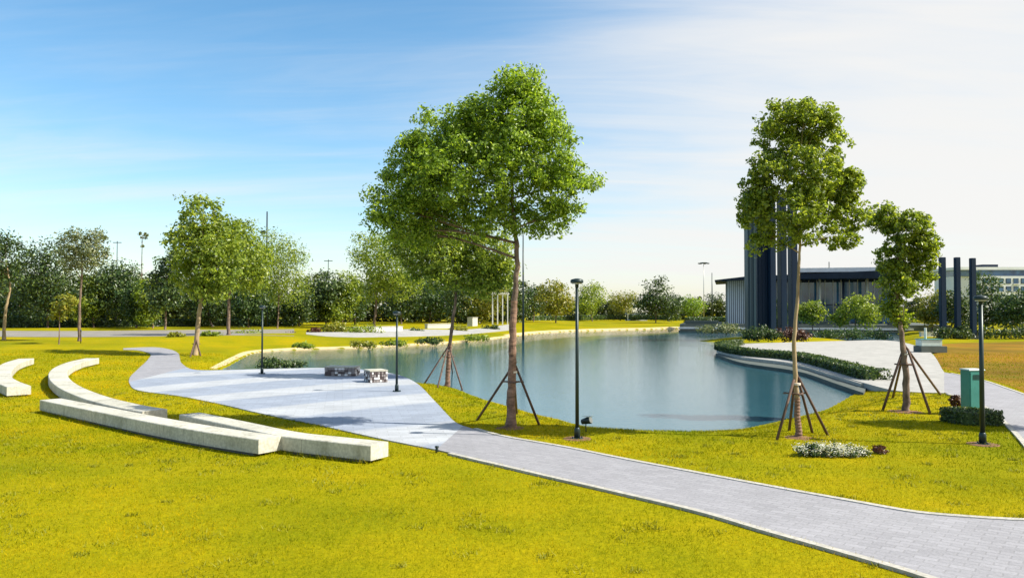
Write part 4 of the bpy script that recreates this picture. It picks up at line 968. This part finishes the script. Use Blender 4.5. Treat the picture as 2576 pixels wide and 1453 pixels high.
# soil rings under the near staked trees
for lab, b, rad in (('bare soil ring at the foot of the largest tree', (1285, 1075), 0.5), ('bare soil ring at the foot of the thin-trunked tall tree', (2010, 1100), 0.45),
                    ('bare soil ring at the foot of the leaning tree', (2280, 1035), 0.6), ('bare soil ring at the foot of the bank tree', (1125, 970), 0.6)):
    g = at(*b); rs = random.Random(b[0]); m = MB(); n = 28
    rr = [rad*rs.uniform(0.8, 1.2) for _ in range(n)]
    m.v = [(0, 0, 0.05)] + [(rr[k]*math.cos(2*math.pi*k/n), rr[k]*math.sin(2*math.pi*k/n), H(g.x+rr[k]*math.cos(2*math.pi*k/n), g.y+rr[k]*math.sin(2*math.pi*k/n))-g.z-0.01) for k in range(n)]
    m.f = [(0, 1+k, 1+(k+1) % n) for k in range(n)]
    o = m.build('soil_ring', 'soil'); o.location = g; tag(o, lab, kind='structure')

# ------------------------------------------------------------------ grass blades on the near lawn
def grass():
    rs = np.random.default_rng(5); P = []; S = []
    for (y0, y1, den, hh, wd) in ((6, 11, 1500, 0.050, 0.007), (11, 16, 900, 0.052, 0.010), (16, 24, 420, 0.055, 0.015), (24, 38, 150, 0.06, 0.024), (38, 60, 40, 0.07, 0.045)):
        wmax = y1*0.72+2; n = int(den*(y1-y0)*2*wmax)
        x = rs.uniform(-wmax, wmax, n); y = rs.uniform(y0, y1, n); k = np.abs(x) < y*0.70+1.5
        x, y = x[k], y[k]
        ok = np.ones(len(x), bool)
        for pl in PAVED + BENCH_POLY:
            bb = (x > pl[:, 0].min()) & (x < pl[:, 0].max()) & (y > pl[:, 1].min()) & (y < pl[:, 1].max())
            idx = np.where(bb)[0]
            if len(idx): ok[idx] &= ~inside(x[idx], y[idx], pl)
        x, y = x[ok], y[ok]
        d = np.zeros(len(x)); near = y > 18
        if near.any():
            z = np.zeros(len(x)); z[near] = Hfun(x[near], y[near]); keep = z > WZ+0.03
        else: z = np.full(len(x), 0.01); keep = np.ones(len(x), bool)
        z[~near] = 0.0
        # patchy growth
        pat = 0.5+0.5*np.sin(x*1.7+np.sin(y*1.1)*2)*np.sin(y*1.3+np.sin(x*0.9)*2)
        keep &= rs.uniform(0, 1, len(x)) < 0.55+0.45*pat
        P.append(np.stack([x, y, z], 1)[keep]); S.append(np.stack([np.full(keep.sum(), hh), np.full(keep.sum(), wd)], 1))
    for pl, cnt, hh, out in [(p, 90, 0.13, 0.06) for p in BENCH_POLY] + [(p, 60, 0.07, 0.05) for p in PAVED[:2]]:
        q = np.concatenate([pl, pl[:1]]); seg = np.diff(q, axis=0); ln = np.linalg.norm(seg, axis=1); kk = int(ln.sum()*cnt)
        i = rs.choice(len(ln), kk, p=ln/ln.sum()); pt = q[i]+seg[i]*rs.uniform(0, 1, kk)[:, None]; c0 = pl.mean(0)
        nn = np.stack([-seg[i][:, 1], seg[i][:, 0]], 1)/(ln[i][:, None]+1e-9)
        sg = np.where(inside(*(pt+nn*0.02).T, pl), -1.0, 1.0)
        pt = pt + nn*(sg*np.abs(rs.normal(size=kk))*out+sg*0.005)[:, None]
        ok = (np.abs(pt[:, 0]) < pt[:, 1]*0.75+2) & (rs.uniform(0, 1, kk) < 0.45+0.55*np.sin(pt[:, 0]*2.3+pt[:, 1]*3.1))
        for pl2 in PAVED + BENCH_POLY: ok &= ~inside(pt[:, 0], pt[:, 1], pl2)
        pt = pt[ok]; z = Hfun(pt[:, 0], pt[:, 1]); kz = z > WZ+0.05
        P.append(np.stack([pt[:, 0], pt[:, 1], z], 1)[kz]); S.append(np.stack([np.full(kz.sum(), hh), np.full(kz.sum(), 0.014)], 1))
    P = np.concatenate(P); S = np.concatenate(S); n = len(P)
    a = rs.uniform(0, 2*np.pi, n); T = np.stack([np.cos(a), np.sin(a), np.zeros(n)], 1)
    h = (S[:, 0]*rs.uniform(0.5, 1.25, n))[:, None]; lean = rs.normal(size=(n, 3))*np.array([0.5, 0.5, 0])*h
    wv = T*(S[:, 1]*rs.uniform(0.6, 1.2, n))[:, None]*0.5
    V = np.stack([P-wv, P+wv, P+lean+np.array([0, 0, 1])*h], 1).reshape(-1, 3); Fq = np.arange(n*3).reshape(-1, 3)
    o = mesh_np('grass', V, Fq, 'blade'); tag(o, 'short yellow-green grass blades of the near lawn', 'grass', kind='stuff')
    # taller, greener tufts here and there
    m = 1100; tx = rs.uniform(-24, 24, m); ty = rs.uniform(6.5, 32, m); k = np.abs(tx) < ty*0.70+1.5
    tx, ty = tx[k], ty[k]; rad = rs.uniform(0.05, 0.22, len(tx)); per = 34
    x = np.repeat(tx, per)+rs.normal(size=len(tx)*per)*np.repeat(rad, per); y = np.repeat(ty, per)+rs.normal(size=len(tx)*per)*np.repeat(rad, per)
    ok = np.ones(len(x), bool)
    for pl in PAVED + BENCH_POLY: ok &= ~inside(x, y, pl)
    x, y = x[ok], y[ok]; z = Hfun(x, y); ok = z > WZ+0.05; x, y, z = x[ok], y[ok], z[ok]; n = len(x)
    P = np.stack([x, y, z], 1); a = rs.uniform(0, 2*np.pi, n); T = np.stack([np.cos(a), np.sin(a), np.zeros(n)], 1)
    h = rs.uniform(0.035, 0.075, n)[:, None]; lean = rs.normal(size=(n, 3))*np.array([0.55, 0.55, 0])*h; wv = T*(0.004+0.0005*y)[:, None]
    V = np.stack([P-wv, P+wv, P+lean+np.array([0, 0, 1])*h], 1).reshape(-1, 3)
    o = mesh_np('grass_tufts', V, np.arange(n*3).reshape(-1, 3), 'blade_green'); tag(o, 'greener grass tufts scattered over the near lawn', 'grass', kind='stuff')
grass()
